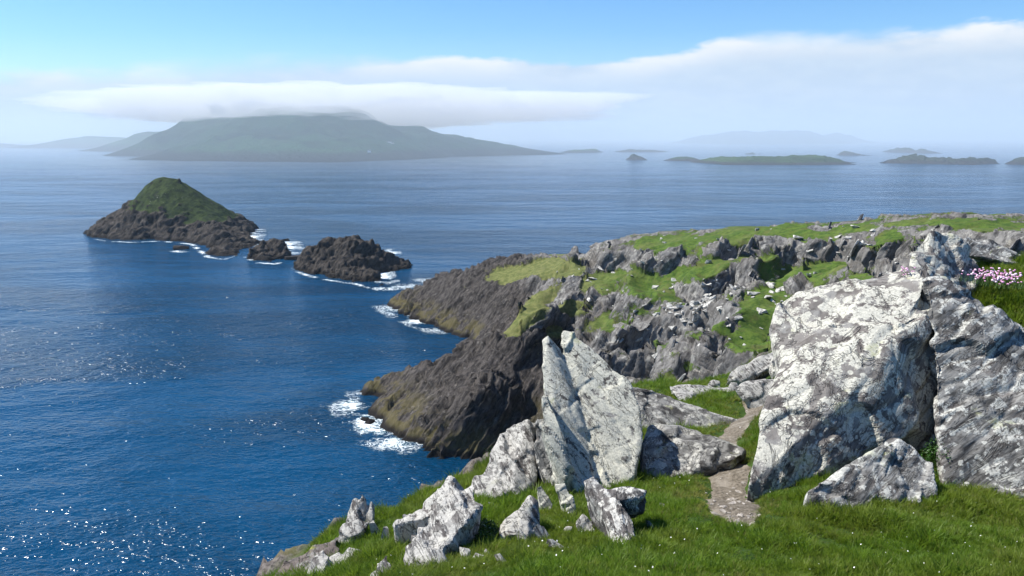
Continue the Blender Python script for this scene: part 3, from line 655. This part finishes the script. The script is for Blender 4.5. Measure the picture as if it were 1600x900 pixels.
# right: the great boulder and its neighbours
rock('huge pale boulder blotched with white lichen rising beside the path', (1185, 775), [
  [(1166, 762, 0), (1190, 779, 0), (1262, 745, .3), (1340, 700, .7), (1440, 668, .65), (1402, 592, .85), (1385, 560, .95), (1195, 640, .75), (1226, 566, 1.45), (1300, 500, 1.7), (1390, 500, 1.35), (1188, 690, .45)],
  [(1226, 566, 1.45), (1205, 512, 2.0), (1217, 470, 2.3), (1245, 452, 2.4), (1330, 436, 2.35), (1425, 415, 2.25), (1448, 440, 1.7), (1440, 480, 1.5), (1385, 560, .97), (1300, 500, 1.7), (1400, 590, .87), (1250, 600, 1.15)],
  ([(1385, 560, 1.05), (1440, 450, 1.8), (1480, 450, 1.75), (1485, 560, 1.3), (1485, 680, .95), (1425, 672, .75), (1398, 600, .95)], .5),
  ([(1403, 505, 1.2), (1425, 490, 1.3), (1448, 494, 1.3), (1452, 518, 1.2), (1432, 532, 1.1), (1406, 526, 1.12)], .4)], M1, 1.5, .025, .055, .75, (-.52, -.22, .82))
rock('big dark grey crag across the crevice from the huge pale boulder', (1530, 775), [
  [(1472, 765, .1), (1540, 778, 0), (1640, 772, -.2), (1740, 765, -.3), (1464, 640, .7), (1458, 560, 1.1), (1456, 480, 1.6), (1540, 560, 1.25), (1740, 650, .3), (1610, 640, .75), (1500, 600, 1.0)],
  [(1456, 480, 1.6), (1445, 440, 1.9), (1470, 438, 2.0), (1520, 456, 1.95), (1572, 502, 1.65), (1625, 548, 1.3), (1740, 640, .5), (1540, 560, 1.25), (1600, 610, .9), (1458, 560, 1.15)]], M2, 1.4, .025, .07, .55, (-.45, .25, .85))
rock('peaked lichen rock with a brown patch behind the huge boulder', 11.2, [
  [(1424, 425, -.1), (1430, 385, .2), (1455, 360, .4), (1490, 368, .5), (1512, 388, .5), (1510, 440, .1), (1490, 460, -.3), (1440, 448, -.3), (1470, 392, .1), (1420, 470, -.3)],
  [(1485, 420, .1), (1520, 405, .4), (1535, 425, .3), (1525, 450, 0), (1490, 455, -.2)]], M1, 1., .03, .05, .4)
rock('long leaning slab with a shadowed underside behind the pink flowers', 13.4, [
  [(1496, 380, .2), (1512, 370, .4), (1545, 378, .5), (1610, 402, .5), (1700, 440, .3), (1690, 452, -.2), (1600, 414, -.3), (1540, 402, -.2), (1510, 398, -.1)]], M2, .6, .035, .05, .4, sink=.1)
rock('low rough boulder sitting in grass before the huge boulder', (1350, 795), [
  [(1262, 768, .0), (1275, 790, -.05), (1330, 797, -.1), (1370, 780, 0), (1360, 715, .35), (1300, 745, .25), (1395, 690, .5)],
  [(1350, 795, -.05), (1400, 792, -.1), (1466, 772, .05), (1456, 722, .4), (1420, 692, .6), (1395, 688, .6), (1350, 716, .4)]], M2, .6, .022, .045, .3)
# the saddle
rock('white weathered ledge above the grassy strip by the path', 24., [
  [(1133, 592, 0), (1142, 578, .3), (1190, 556, .6), (1225, 545, .8), (1240, 552, .6), (1205, 574, .1), (1160, 596, -.1)]], M4, .9, .05, .06, .5)
rock('rounded pale block wedged against the huge boulder top left', 21., [
  [(1203, 562, .2), (1214, 552, .6), (1275, 550, .6), (1290, 590, 0), (1230, 596, -.1), (1207, 584, .1)]], M1, 1., .05, .06, .5)
rock('flat-topped white rock at the bend of the path', 17., [
  [(1150, 607, .5), (1170, 596, 1), (1250, 588, 1), (1255, 640, 0), (1215, 668, -.2), (1196, 652, 0), (1180, 625, .25)]], M4, 1., .04, .06, .45)
rock('smooth tan slab with a dry grass patch beside the path', 19., [
  [(1043, 602, 1.), (1090, 603, 1.3), (1140, 606, 1.1), (1172, 630, .4), (1168, 650, 0), (1120, 654, -.3), (1085, 640, -.2), (1058, 618, .3)],
  [(1135, 612, .6), (1143, 598, .8), (1152, 600, .8), (1168, 622, .5), (1150, 630, .3)]], M4, 1., .04, .05, .5, (.2, -.3, .9))
rock('small pale stone on the grassy strip above the tan slab', 22., [[(1103, 605, 0), (1112, 594, .2), (1124, 596, .2), (1128, 606, 0), (1115, 612, -.1)]], M4, .3, .04, .03, .3)
rock('upper banded slab with a black broken end', 14.6, [
  [(955, 612, .3), (972, 602, .6), (1030, 614, .6), (1100, 640, .5), (1168, 662, .3), (1180, 690, .1), (1140, 676, 0), (1060, 672, -.3), (1000, 676, -.4), (972, 650, -.2)]], M5, 1., .03, .05, .4, (.25, -.45, .85))
rock('lower banded slab leaning into the grass left of the path', (1015, 750), [
  [(998, 748, 0), (1003, 690, .5), (1016, 668, .8), (1060, 668, .9), (1110, 676, .8), (1165, 706, .5), (1150, 716, .2), (1110, 736, .1), (1070, 738, 0), (1030, 754, -.1)]], M5, .9, .03, .05, .35, (.25, -.45, .85))
rock('flat grey step stone on the path below the broken slab', 12.2, [[(1120, 722, 0), (1140, 705, .3), (1175, 700, .4), (1180, 712, .2), (1150, 730, -.1), (1130, 732, -.1)]], M5, .5, .025, .02, .3)
# the fin
rock('tall white shark-fin rock with lichen face', (910, 772), [
  ([(879, 516, 1.75), (893, 519, 1.7), (935, 551, 1.45), (985, 598, 1.1), (1000, 640, .8), (1006, 690, .5), (992, 742, .15), (962, 768, .0), (925, 778, 0), (900, 700, .6), (884, 640, .95), (878, 570, 1.45)], .5),
  ([(847, 532, 1.5), (856, 524, 1.5), (874, 546, 1.5), (897, 600, 1.15), (918, 680, .55), (935, 772, -.05), (905, 772, -.1), (872, 700, .25), (853, 640, .65), (847, 590, 1.0)], .35),
  ([(845, 618, .5), (855, 618, .5), (876, 660, .2), (895, 710, .05), (885, 745, -.1), (862, 705, .05), (847, 660, .25)], .4)], M3, .5, .022, .045, .62, (.84, .30, .45))
rock('dark upright plate at the left foot of the white fin', (865, 762), [
  [(838, 654, .3), (852, 653, .35), (872, 700, 0), (893, 756, -.15), (872, 768, -.2), (846, 758, -.05), (835, 700, .15)]], M7, .4, .022, .04, .3, (.8, .3, .4))
rock('rounded pale shoulder of ribbed rock over the dark cove', (765, 778), [
  [(733, 776, 0), (745, 750, .3), (775, 700, .9), (790, 668, 1.2), (803, 660, 1.3), (820, 664, 1.2), (812, 760, .1), (800, 765, 0), (770, 780, -.1)],
  [(812, 668, 1.15), (822, 659, 1.2), (837, 662, 1.2), (840, 700, .9), (838, 752, .3), (805, 776, -.1), (800, 740, .2)]], M4, .9, .028, .045, .4, (.9, .2, .3))
rock('long jagged outcrop of ribbed rock climbing to the cliff edge', (660, 890), [
  [(624, 872, .05), (632, 889, -.05), (665, 891, -.1), (690, 868, 0), (702, 830, .3), (655, 828, .35), (668, 808, .5)],
  [(650, 832, .3), (700, 780, .7), (720, 760, 1.0), (741, 754, 1.0), (749, 790, .6), (735, 808, .4), (700, 850, .1), (665, 855, .1)],
  [(619, 819, .9), (640, 800, 1.1), (680, 776, 1.2), (692, 770, 1.2), (720, 772, 1.0), (690, 798, .8), (640, 812, .9)],
  ([(684, 782, 1.1), (695, 762, 1.3), (703, 748, 1.4), (711, 756, 1.4), (725, 765, 1.1), (700, 790, .9)], .3)], M4, .55, .024, .05, .3, (.86, .2, .42))
rock('three-pronged pale pinnacle standing at the cliff edge', (560, 836), [
  ([(538, 834, .1), (544, 802, .2), (552, 781, .3), (559, 777, .3), (560, 815, .1), (558, 834, 0)], .2),
  ([(560, 820, .15), (561, 785, .25), (566, 771, .3), (573, 781, .3), (572, 818, .15)], .18),
  ([(573, 818, .15), (577, 787, .25), (580, 781, .25), (585, 789, .25), (584, 815, .15)], .12)], M4, .2, .016, .022, .2, (.95, .2, .1))
yw = gY(560, 840)
rock('smooth wedge stone at the foot of the pronged pinnacle', yw-.12, [
  [(530, 830, .05), (536, 819, .1), (560, 810, .15), (577, 818, .15), (562, 834, 0), (546, 840, -.05)]], M4, .25, .016, .012, .2, (.3, .1, .9), sink=.1)
rock('narrow pale prop stone holding up the wedge stone', yw-.16, [[(520, 868, -.1), (530, 836, .05), (543, 838, .05), (545, 866, -.1)]], M4, .2, .016, .015, .2, sink=.2)
yb = gY(520, 897)
rock('tilted pale block between brown crag and turf', yb-.05, [[(474, 905, -.05), (488, 872, .15), (505, 857, .25), (513, 868, .2), (502, 905, -.1)]], M4, .3, .018, .02, .22, sink=.4)
rock('cracked white block lying on the turf below the pinnacle', yb, [
  [(500, 896, 0), (518, 868, .25), (530, 862, .3), (540, 880, .1), (532, 897, -.05)], [(525, 880, .15), (545, 855, .35), (567, 858, .35), (558, 872, .2), (538, 886, .05)]], M4, .3, .018, .02, .22, sink=.3)
rock('brown mossy crag dropping to the sea by the pinnacle', yb+.15, [
  [(405, 925, 0), (438, 882, .3), (452, 872, .4), (470, 861, .5), (490, 868, .3), (480, 925, -.2)], [(466, 872, .35), (488, 848, .6), (506, 846, .7), (532, 834, .8), (530, 860, .5), (500, 890, .1)]], M6, .7, .022, .05, .25, sink=1.5)
rock('small standing rock with a shaded side in the grass', (800, 850), [
  ([(777, 828, .1), (790, 808, .2), (812, 796, .25), (815, 835, 0), (790, 836, 0)], .25), ([(812, 797, .2), (828, 774, .3), (838, 783, .3), (841, 830, .1), (824, 838, -.02), (810, 834, 0)], .25), ([(779, 830, .05), (790, 826, .05), (788, 858, -.05), (781, 856, -.05)], .12)], M4, .25, .016, .022, .2, (.9, .3, .1), sink=.15)
rock('thin white blade leaning beside the dark plate', (855, 802), [[(837, 762, .1), (846, 756, .12), (864, 786, .02), (861, 802, -.03), (851, 800, -.03), (840, 782, .03)]], M3, .15, .014, .015, .18, sink=.15)
rock('slim white wedge under the white fin', (890, 806), [[(868, 758, .15), (882, 755, .15), (896, 780, .03), (901, 800, -.03), (890, 806, -.05), (878, 782, .03)]], M3, .15, .014, .015, .18, sink=.15)
rock('low double stone half sunk in the grass', (905, 838), [([(899, 817, .05), (911, 803, .12), (925, 814, .1), (929, 832, 0), (908, 837, -.03)], .15), ([(874, 838, 0), (884, 824, .06), (895, 821, .06), (894, 834, 0), (884, 841, -.02)], .1)], M4, .15, .014, .015, .18, sink=.12)
rock('fallen black and white striped rock in the grass', (968, 852), [
  ([(911, 750, .7), (928, 745, .75), (958, 775, .45), (952, 812, .2), (925, 786, .5)], .25), ([(935, 780, .45), (962, 776, .4), (987, 812, .15), (993, 836, .02), (976, 852, -.05), (960, 853, -.05), (950, 815, .15)], .3),
  ([(938, 768, .5), (985, 757, .65), (1011, 766, .6), (1004, 776, .45), (960, 783, .4)], .25)], M7, .3, .018, .03, .25, (.75, -.1, .5), sink=.15)
rock('pale split spike at the bottom picture edge', (595, 910), [([(576, 908, 0), (590, 880, .1), (605, 864, .15), (607, 905, 0)], .15), ([(603, 905, 0), (606, 882, .08), (612, 877, .1), (613, 905, 0)], .12)], M4, .15, .014, .018, .18, (.9, .2, .3), sink=.15)
k = 0
for px_, py_, s_, lab in ((706, 880, .055, 'small white stone in grass below the leafy clump'), (747, 884, .07, 'flat white stone low in the grass by a twin'), (758, 874, .06, 'white stone just above the flat twin'), (738, 862, .05, 'white stone at the lower edge of the leafy clump'), (771, 850, .05, 'narrow pale stone beside the small standing rock'), (803, 768, .12, 'pale flat stone under the rounded shoulder'), (838, 742, .07, 'tiny pale stone left of the dark plate'), (1002, 790, .045, 'tiny pale stone right of the fallen striped rock'), (714, 886, .035, 'tiny white pebble beside the small white stone')):
    k += 1; Y0 = gY(px_, py_); c = at(px_, py_, Y0); o = obj('boulder', stone_mesh('boulder', 300+k, (1, .8, .8), M4), label=lab, category='rock', group='lichen rocks on the near hillside')
    o.location = (c[0], c[1], c[2]+s_*.3); o.scale = (s_, s_, s_); o.rotation_euler = (rng.normal(0, .4), rng.normal(0, .4), rng.uniform(0, 6))

shard = [stone_mesh('boulder', 400+k, (.55, .4, 1.25), M4) for k in range(5)]
for px_, py_ in ((655, 862), (690, 892), (728, 880), (782, 885), (812, 868), (640, 838), (850, 850), (742, 842), (600, 850), (585, 838), (770, 800), (815, 852), (868, 862), (1035, 800), (1015, 830)):
    c = at(px_, py_, gY(px_, py_)); s_ = rng.uniform(.07, .13); o = obj('boulder', shard[rng.integers(5)], label='small pale shard of rock poking out of the turf', category='rock', group='small shards poking out of the turf')
    o.location = (c[0], c[1], c[2]+s_*.6); o.scale = (s_, s_, s_); o.rotation_euler = (rng.normal(-.2, .25), rng.normal(-.5, .25), rng.uniform(-.5, .5))

# ---------------------------------------------------------------- grass (uncountable): tufts scattered over the turf
def grass_mat(dry_=False):
    m, t = new_mat('grass_blade_dry' if dry_ else 'grass_blade'); pos = t.n('ShaderNodeNewGeometry', 0); rnd = t.n('ShaderNodeObjectInfo', 5)
    n = t.noise(pos, .9, 4, .6); h = t.attr('h')
    c = t.mix(rnd, (.085, .180, .010), (.200, .320, .020)); c = t.mix(t.ramp(n, .40, .60, 0, .85), c, (.19, .24, .025))
    c = t.mix(t.m('MULTIPLY', t.ramp(rnd, .86, .96), .6), c, (.20, .17, .06))
    c = t.mix(t.ramp(h, .0, 1., 0, .35), c, (.13, .19, .03))
    if dry_: c = t.mix(.8, c, (.26, .24, .07))
    d = t.n('ShaderNodeBsdfPrincipled', i={'Base Color': c, 'Roughness': .5, 'Specular IOR Level': .25})
    tr = t.n('ShaderNodeBsdfTranslucent', i={'Color': t.mix(.5, c, (.16, .24, .02))})
    t.n('ShaderNodeOutputMaterial', None, i={0: t.n('ShaderNodeMixShader', i={0: .55, 1: d, 2: tr})}); return m
gmat, gdry = grass_mat(), grass_mat(True)
tufts = bpy.data.collections.new('grass_tufts')
for k in range(8):
    V_, F_, hh = [], [], []
    tall = (1., 1., 1.25, .8, 1.5, .9, .7, .9)[k]
    for b_ in range(34):
        a = rng.uniform(0, 6.28); r0 = .05*math.sqrt(rng.random()); L = (.035+.045*rng.random())*tall; wd = .0022+.0014*rng.random()
        lean = rng.uniform(.15, .9); dirx, diry = math.cos(a+rng.normal(0, .8)), math.sin(a+rng.normal(0, .8)); bx, by = r0*math.cos(a), r0*math.sin(a)
        sx_, sy_ = -diry*wd, dirx*wd; n0 = len(V_)
        for s_ in (0, .5, 1.):
            o_ = lean*L*s_**1.8; z_ = L*s_*(1-.25*lean*s_); ww = (1, .8, .12)[int(s_*2)]
            V_ += [(bx+dirx*o_-sx_*ww, by+diry*o_-sy_*ww, z_-.006), (bx+dirx*o_+sx_*ww, by+diry*o_+sy_*ww, z_-.006)]; hh += [s_, s_]
        F_ += [(n0, n0+1, n0+3, n0+2), (n0+2, n0+3, n0+5, n0+4)]
    o = bpy.data.objects.new('grass_tuft', mesh_np('grass_tuft', V_, F_, gdry if k > 5 else gmat, True, {'h': hh})); tufts.objects.link(o)
def scatter(name, P_, rot, scl, idx, coll):
    me = bpy.data.meshes.new(name); n = len(P_); me.vertices.add(n); me.vertices.foreach_set('co', np.asarray(P_, np.float32).ravel())
    for an, ty, dat, key in (('rot', 'FLOAT_VECTOR', rot, 'vector'), ('scl', 'FLOAT', scl, 'value'), ('idx', 'INT', idx, 'value')):
        a = me.attributes.new(an, ty, 'POINT'); a.data.foreach_set(key, np.asarray(dat, np.int32 if ty == 'INT' else np.float32).ravel())
    o = obj(name, me, kind='stuff'); g = bpy.data.node_groups.new(name, 'GeometryNodeTree')
    g.interface.new_socket('Geometry', in_out='INPUT', socket_type='NodeSocketGeometry'); g.interface.new_socket('Geometry', in_out='OUTPUT', socket_type='NodeSocketGeometry')
    t = NT(g); gi = t.n('NodeGroupInput'); ci = t.n('GeometryNodeCollectionInfo', i={0: coll, 1: True, 2: True})
    at_ = lambda nm, ty: t.n('GeometryNodeInputNamedAttribute', data_type=ty, i={0: nm})
    ip = t.n('GeometryNodeInstanceOnPoints', i={'Points': gi, 'Instance': ci, 'Pick Instance': True, 'Instance Index': at_('idx', 'INT'), 'Rotation': at_('rot', 'FLOAT_VECTOR'), 'Scale': at_('scl', 'FLOAT')})
    t.n('NodeGroupOutput', None, i={0: ip}); md = o.modifiers.new('scatter', 'NODES'); md.node_group = g; return o
Nt = 120000
Yc = 3.6*(30/3.6)**rng.random(Nt); Xc = Yc*rng.uniform(-.5, .82, Nt)
keep = (edge_dist(Xc, Yc) < .22+.15*rng.random(Nt)) & (path_dist(Xc, Yc)+.5*fbm(np.stack([Xc, Yc, Yc*0], -1)/.3, 2) > .8+.4*rng.random(Nt))
Xc, Yc = Xc[keep], Yc[keep]; Zc = ground(Xc, Yc)
q3 = np.stack([Xc, Yc, Yc*0], -1); ht = 1+.85*fbm(q3/.8, 3)+.5*fbm(q3/.25+9, 2); ht *= .55+.45*sstep(path_dist(Xc, Yc), 1., 3.2)
sc = .88*np.clip(ht, .35, 2.3)*np.clip(Yc/8., .85, 1.5)*rng.uniform(.75, 1.25, len(Xc))
wnd = .35+.35*fbm(q3/1.1+3, 2)
rt = np.stack([rng.normal(0, .18, len(Xc)), wnd+rng.normal(0, .18, len(Xc)), rng.uniform(0, 6.28, len(Xc))], -1)
scatter('grass', np.stack([Xc, Yc, Zc-.004], -1), rt, sc, np.where(rng.random(len(Xc)) < .03+.30*sstep(fbm(q3/.7+21, 3), .25, .6)+.75*sstep(-path_dist(Xc, Yc)-.7*fbm(q3/.5, 2), -2.6, -1.), 6+rng.integers(0, 2, len(Xc)), rng.integers(0, 6, len(Xc))), tufts)

# leafy clump and low plants
leaf_m = flat_mat('dark_leaf', (.028, .075, .012), .45, .5, 40)
def clump(label, px_, py_, rx, ry, h, n, ls=.022, mat=leaf_m):
    Y0 = gY(px_, py_); c = at(px_, py_, Y0); V_, F_ = [], []
    for k in range(n):
        a, r = rng.uniform(0, 6.28), math.sqrt(rng.random()); x, y = c[0]+rx*r*math.cos(a), c[1]+ry*r*math.sin(a)
        z = h*rng.random()**.6*(1-r*r*.7); d = Vector(rng.normal(size=3)); d.z = abs(d.z)*.5+.1; d.normalize(); s_ = d.cross(Vector(rng.normal(size=3))).normalized(); L = ls*rng.uniform(.6, 1.3)
        b_ = Vector((x-c[0], y-c[1], float(ground(x, y))-c[2]+z)); n0 = len(V_)
        V_ += [b_, b_+d*L*.5+s_*L*.35, b_+d*L, b_+d*L*.5-s_*L*.35]; F_.append((n0, n0+1, n0+2, n0+3))
    o = empty('leafy_plant', c, label=label, category='plant'); lf = obj('leaves', mesh_np('leaves', V_, F_, mat, False), o); lf['kind'] = 'stuff'; return o
clump('dark green leafy clump beside the long jagged outcrop', 718, 842, .38, .5, .22, 3800)
clump('dark leafy weeds in the crevice by the low rough boulder', 1462, 745, .14, .3, .45, 1300)
clump('small green tuft of leaves in front of the huge boulder', 1330, 720, .12, .2, .25, 700)
# flowers: sea thrift on the shelf
pink_m = flat_mat('pink_petal', (.72, .36, .55), .6, .25, 60); stem_m = flat_mat('flower_stem', (.07, .13, .03), .6, .3, 40)
def head_mesh(name, mat, r):
    bm = bmesh.new(); bmesh.ops.create_icosphere(bm, subdivisions=2, radius=r)
    for v_ in bm.verts: v_.co *= 1+rng.uniform(-.18, .18); v_.co.z *= .75
    me = bpy.data.meshes.new(name); bm.to_mesh(me); bm.free(); me.materials.append(mat); return me
pale_m = flat_mat('pale_petal', (.80, .62, .72), .6, .15, 60)
hm_ = [head_mesh('flower_head', (pink_m, pink_m, pale_m)[k], .015) for k in range(3)]
def thrift(label, px_, py_, Y0, rx, ry, n, sc=1., flat=False):
    c = at(px_, py_, Y0); root = empty('thrift_plant', c, label=label, category='flowers')
    V_, F_ = [], []
    for k in range(n):
        a, r = rng.uniform(0, 6.28), math.sqrt(rng.random()); x, y = rx*r*math.cos(a), ry*r*math.sin(a); g = 0. if flat else max(float(ground(c[0]+x, c[1]+y))-c[2], -.25)*.6
        z = g+.09*sc+.10*rng.random(); o = obj('flower_head', hm_[rng.integers(3)], root); o.location = (x, y, z); s_ = rng.uniform(.8, 1.25)*sc; o.scale = (s_, s_, s_)
        n0 = len(V_); V_ += [(x*.8-.0015, y*.8, g-.06), (x*.8+.0015, y*.8, g-.06), (x+.001, y, z), (x-.001, y, z)]; F_.append((n0, n0+1, n0+2, n0+3))
    o = obj('stems', mesh_np('stems', V_, F_, stem_m), root); o['kind'] = 'stuff'
    V_, F_ = [], []
    for k in range(900):
        a, r = rng.uniform(0, 6.28), math.sqrt(rng.random()); x, y = rx*1.2*r*math.cos(a), ry*1.2*r*math.sin(a); g = max(float(0), 0)-.1
        a2 = rng.uniform(0, 6.28); L = .05+.05*rng.random(); dx, dy = math.cos(a2)*L*.6, math.sin(a2)*L*.6; n0 = len(V_)
        V_ += [(x-dy*.05, y+dx*.05, g), (x+dy*.05, y-dx*.05, g), (x+dx, y+dy, g+L)]; F_.append((n0, n0+1, n0+2))
    obj('leaves', mesh_np('leaves', V_, F_, stem_m), root)['kind'] = 'stuff'
thrift('cushion of pink sea thrift flowers on the grassy shelf', 1546, 428, 11.1, .33, .55, 150)
thrift('faint little patch of pink flowers on top of the huge boulder', 1418, 437, 10.35, .10, .10, 24, .7, True)
# daisies: uncountable white specks in the turf
dm = flat_mat('daisy_white', (.75, .75, .70), .6, .1, 50); V_, F_ = [], []
nD = 260; Yd = 5.2*(11/5.2)**rng.random(nD); Xd = Yd*rng.uniform(-.3, .7, nD)
kp = (edge_dist(Xd, Yd) < 0) & (path_dist(Xd, Yd) > 1.4); Xd, Yd = Xd[kp], Yd[kp]; Zd = ground(Xd, Yd)+.05+.03*rng.random(len(Xd))
for x, y, z in zip(Xd, Yd, Zd):
    n0 = len(V_); r = rng.uniform(.003, .0065); tx, ty = rng.normal(0, .4, 2)
    for k in range(6): a = k*1.047; V_.append((x+r*math.cos(a), y+r*math.sin(a), z+r*(tx*math.cos(a)+ty*math.sin(a))))
    F_.append(tuple(range(n0, n0+6)))
obj('daisies', mesh_np('daisies', V_, F_, dm, False), kind='stuff')

# ---------------------------------------------------------------- surf: foam lace along the shores
def foam_mat():
    m, t = new_mat('sea_foam'); pos = t.n('ShaderNodeNewGeometry', 0); d = t.attr('d')
    mp = t.n('ShaderNodeMapping', i={0: pos, 3: (.7, 1., 1.)})
    a1 = t.m('ABSOLUTE', t.m('SUBTRACT', t.noise(mp, .42, 5, .62, 1.2), .5)); a2 = t.m('ABSOLUTE', t.m('SUBTRACT', t.noise(mp, 1.1, 4, .6, .8), .5))
    big = t.noise(pos, .10, 4, .6)
    dens = t.m('MULTIPLY', t.m('SUBTRACT', 1., d), t.ramp(big, .40, .60))
    lace = t.m('MAXIMUM', t.ramp(a1, t.m('MULTIPLY', dens, .10), 0.), t.m('MULTIPLY', t.ramp(a2, t.m('MULTIPLY', dens, .07), 0.), .9))
    solid = t.ramp(t.m('MULTIPLY', dens, t.noise(mp, .8, 5, .65)), .36, .46)
    foam_ = t.m('MULTIPLY', t.m('MAXIMUM', lace, solid), t.ramp(dens, .04, .2))
    milky = t.m('MULTIPLY', t.ramp(dens, .3, .95), .45)
    c = t.mix(foam_, (.03, .20, .24), (.80, .84, .85))
    b_ = t.n('ShaderNodeBsdfPrincipled', i={'Base Color': c, 'Roughness': .6, 'Specular IOR Level': .2})
    t.n('ShaderNodeOutputMaterial', None, i={0: t.n('ShaderNodeMixShader', i={0: t.m('MAXIMUM', foam_, milky), 1: t.n('ShaderNodeBsdfTransparent'), 2: b_})}); return m
FV, FF, FD = [], [], []
def foam(line, half, lift):
    half *= .75 if half > 6.6 or half < 6.4 else 1.
    """a sheet of surf along a shore line, thinning to both sides"""
    seg = np.array([at(x, y, sea_Y(x, y))[:2] for x, y in line]); ln = np.hypot(*np.diff(seg, axis=0).T); cum = np.concatenate([[0], np.cumsum(ln)])
    n = max(6, int(cum[-1]/1.2)); s_ = np.linspace(0, cum[-1], n); c = np.stack([np.interp(s_, cum, seg[:, k]) for k in (0, 1)], 1)
    tg = np.gradient(c, axis=0); tg /= np.hypot(tg[:, 0], tg[:, 1])[:, None]; nm = np.stack([-tg[:, 1], tg[:, 0]], 1); m_ = 9; n0 = len(FV)
    for i in range(n):
        e = min(1., 4.*min(i, n-1-i)/n)
        for j in range(m_):
            q = j/(m_-1)*2-1; p = c[i]+nm[i]*q*half; FV.append((p[0], p[1], .05+lift)); FD.append(1-(1-abs(q))*e)
    FF.extend((grid_faces(n, m_)+n0).tolist())
for k, (line, half) in enumerate((([(535, 606), (546, 622), (556, 645), (575, 668), (595, 684), (640, 706), (680, 716)], 6.5), ([(590, 474), (604, 482), (625, 492), (655, 505), (700, 524)], 6.5),
  ([(575, 446), (602, 452), (616, 450), (640, 445), (680, 434)], 10.), ([(595, 420), (602, 436), (612, 446)], 9.), ([(606, 388), (614, 396), (608, 406)], 8.), ([(384, 352), (400, 360), (396, 372), (386, 390)], 11.),
  ([(440, 372), (452, 380), (456, 394), (470, 400)], 12.), ([(125, 369), (165, 377), (205, 379), (250, 377), (300, 382), (325, 402), (350, 406), (385, 394)], 3.), ([(262, 391), (283, 394), (300, 391)], 5.),
  ([(450, 418), (480, 431), (510, 438), (555, 444), (600, 457)], 2.5), ([(378, 400), (400, 411), (430, 413), (455, 406)], 3.))): foam(line, half, k*.012)
obj('sea_foam', mesh_np('sea_foam', FV, FF, foam_mat(), True, {'d': FD}), kind='stuff')

# ---------------------------------------------------------------- haze and the cloud cap
def volume_mat(name, col, dens, g):
    m, t = new_mat(name)
    v_ = t.n('ShaderNodeVolumePrincipled', i={'Color': col+(1,), 'Density': dens, 'Anisotropy': g})
    t.n('ShaderNodeOutputMaterial', None, i={1: v_}); return m
HB = HZ+60
def box_mesh(name, lo, hi, mat):
    v_ = [(x, y, z) for x in (lo[0], hi[0]) for y in (lo[1], hi[1]) for z in (lo[2], hi[2])]
    return mesh_np(name, v_, [(0, 1, 3, 2), (4, 6, 7, 5), (0, 4, 5, 1), (2, 3, 7, 6), (0, 2, 6, 4), (1, 5, 7, 3)], mat, False)
obj('haze', box_mesh('haze', (-HB, -HB+8000, -25), (HB, HB, 240), volume_mat('sea_haze', (.72, .88, 1.), 6e-5, .1)), kind='stuff')
# the bank of sea fog that lies out on the water round the islands
obj('fog_bank', box_mesh('fog_bank', (-HZ+200, 1150, -15), (HZ-200, HZ-200, 200), volume_mat('sea_fog', (.82, .93, 1.), 2.9e-4, .1)), kind='stuff')
# cloud cap lying on the summit of the mountain island, inside the haze
bm = bmesh.new(); bmesh.ops.create_icosphere(bm, subdivisions=6, radius=1)
Vs = np.array([v_.co[:] for v_ in bm.verts]); Fs = np.array([[v_.index for v_ in f_.verts] for f_ in bm.faces]); bm.free()
Vs = Vs*(1+.30*fbm(Vs*np.array((4., 3., 1.5)), 4))[:, None]; Vs = Vs*np.array((900, 640, 66))+np.array((-600, 2860, 160))
Vs[:, 2] = np.minimum(Vs[:, 2], 228+4*np.sin(Vs[:, 0]/90.))
obj('fog', mesh_np('fog', Vs, Fs, volume_mat('summit_cloud', (1., 1., 1.), .0085, .1)), kind='stuff')
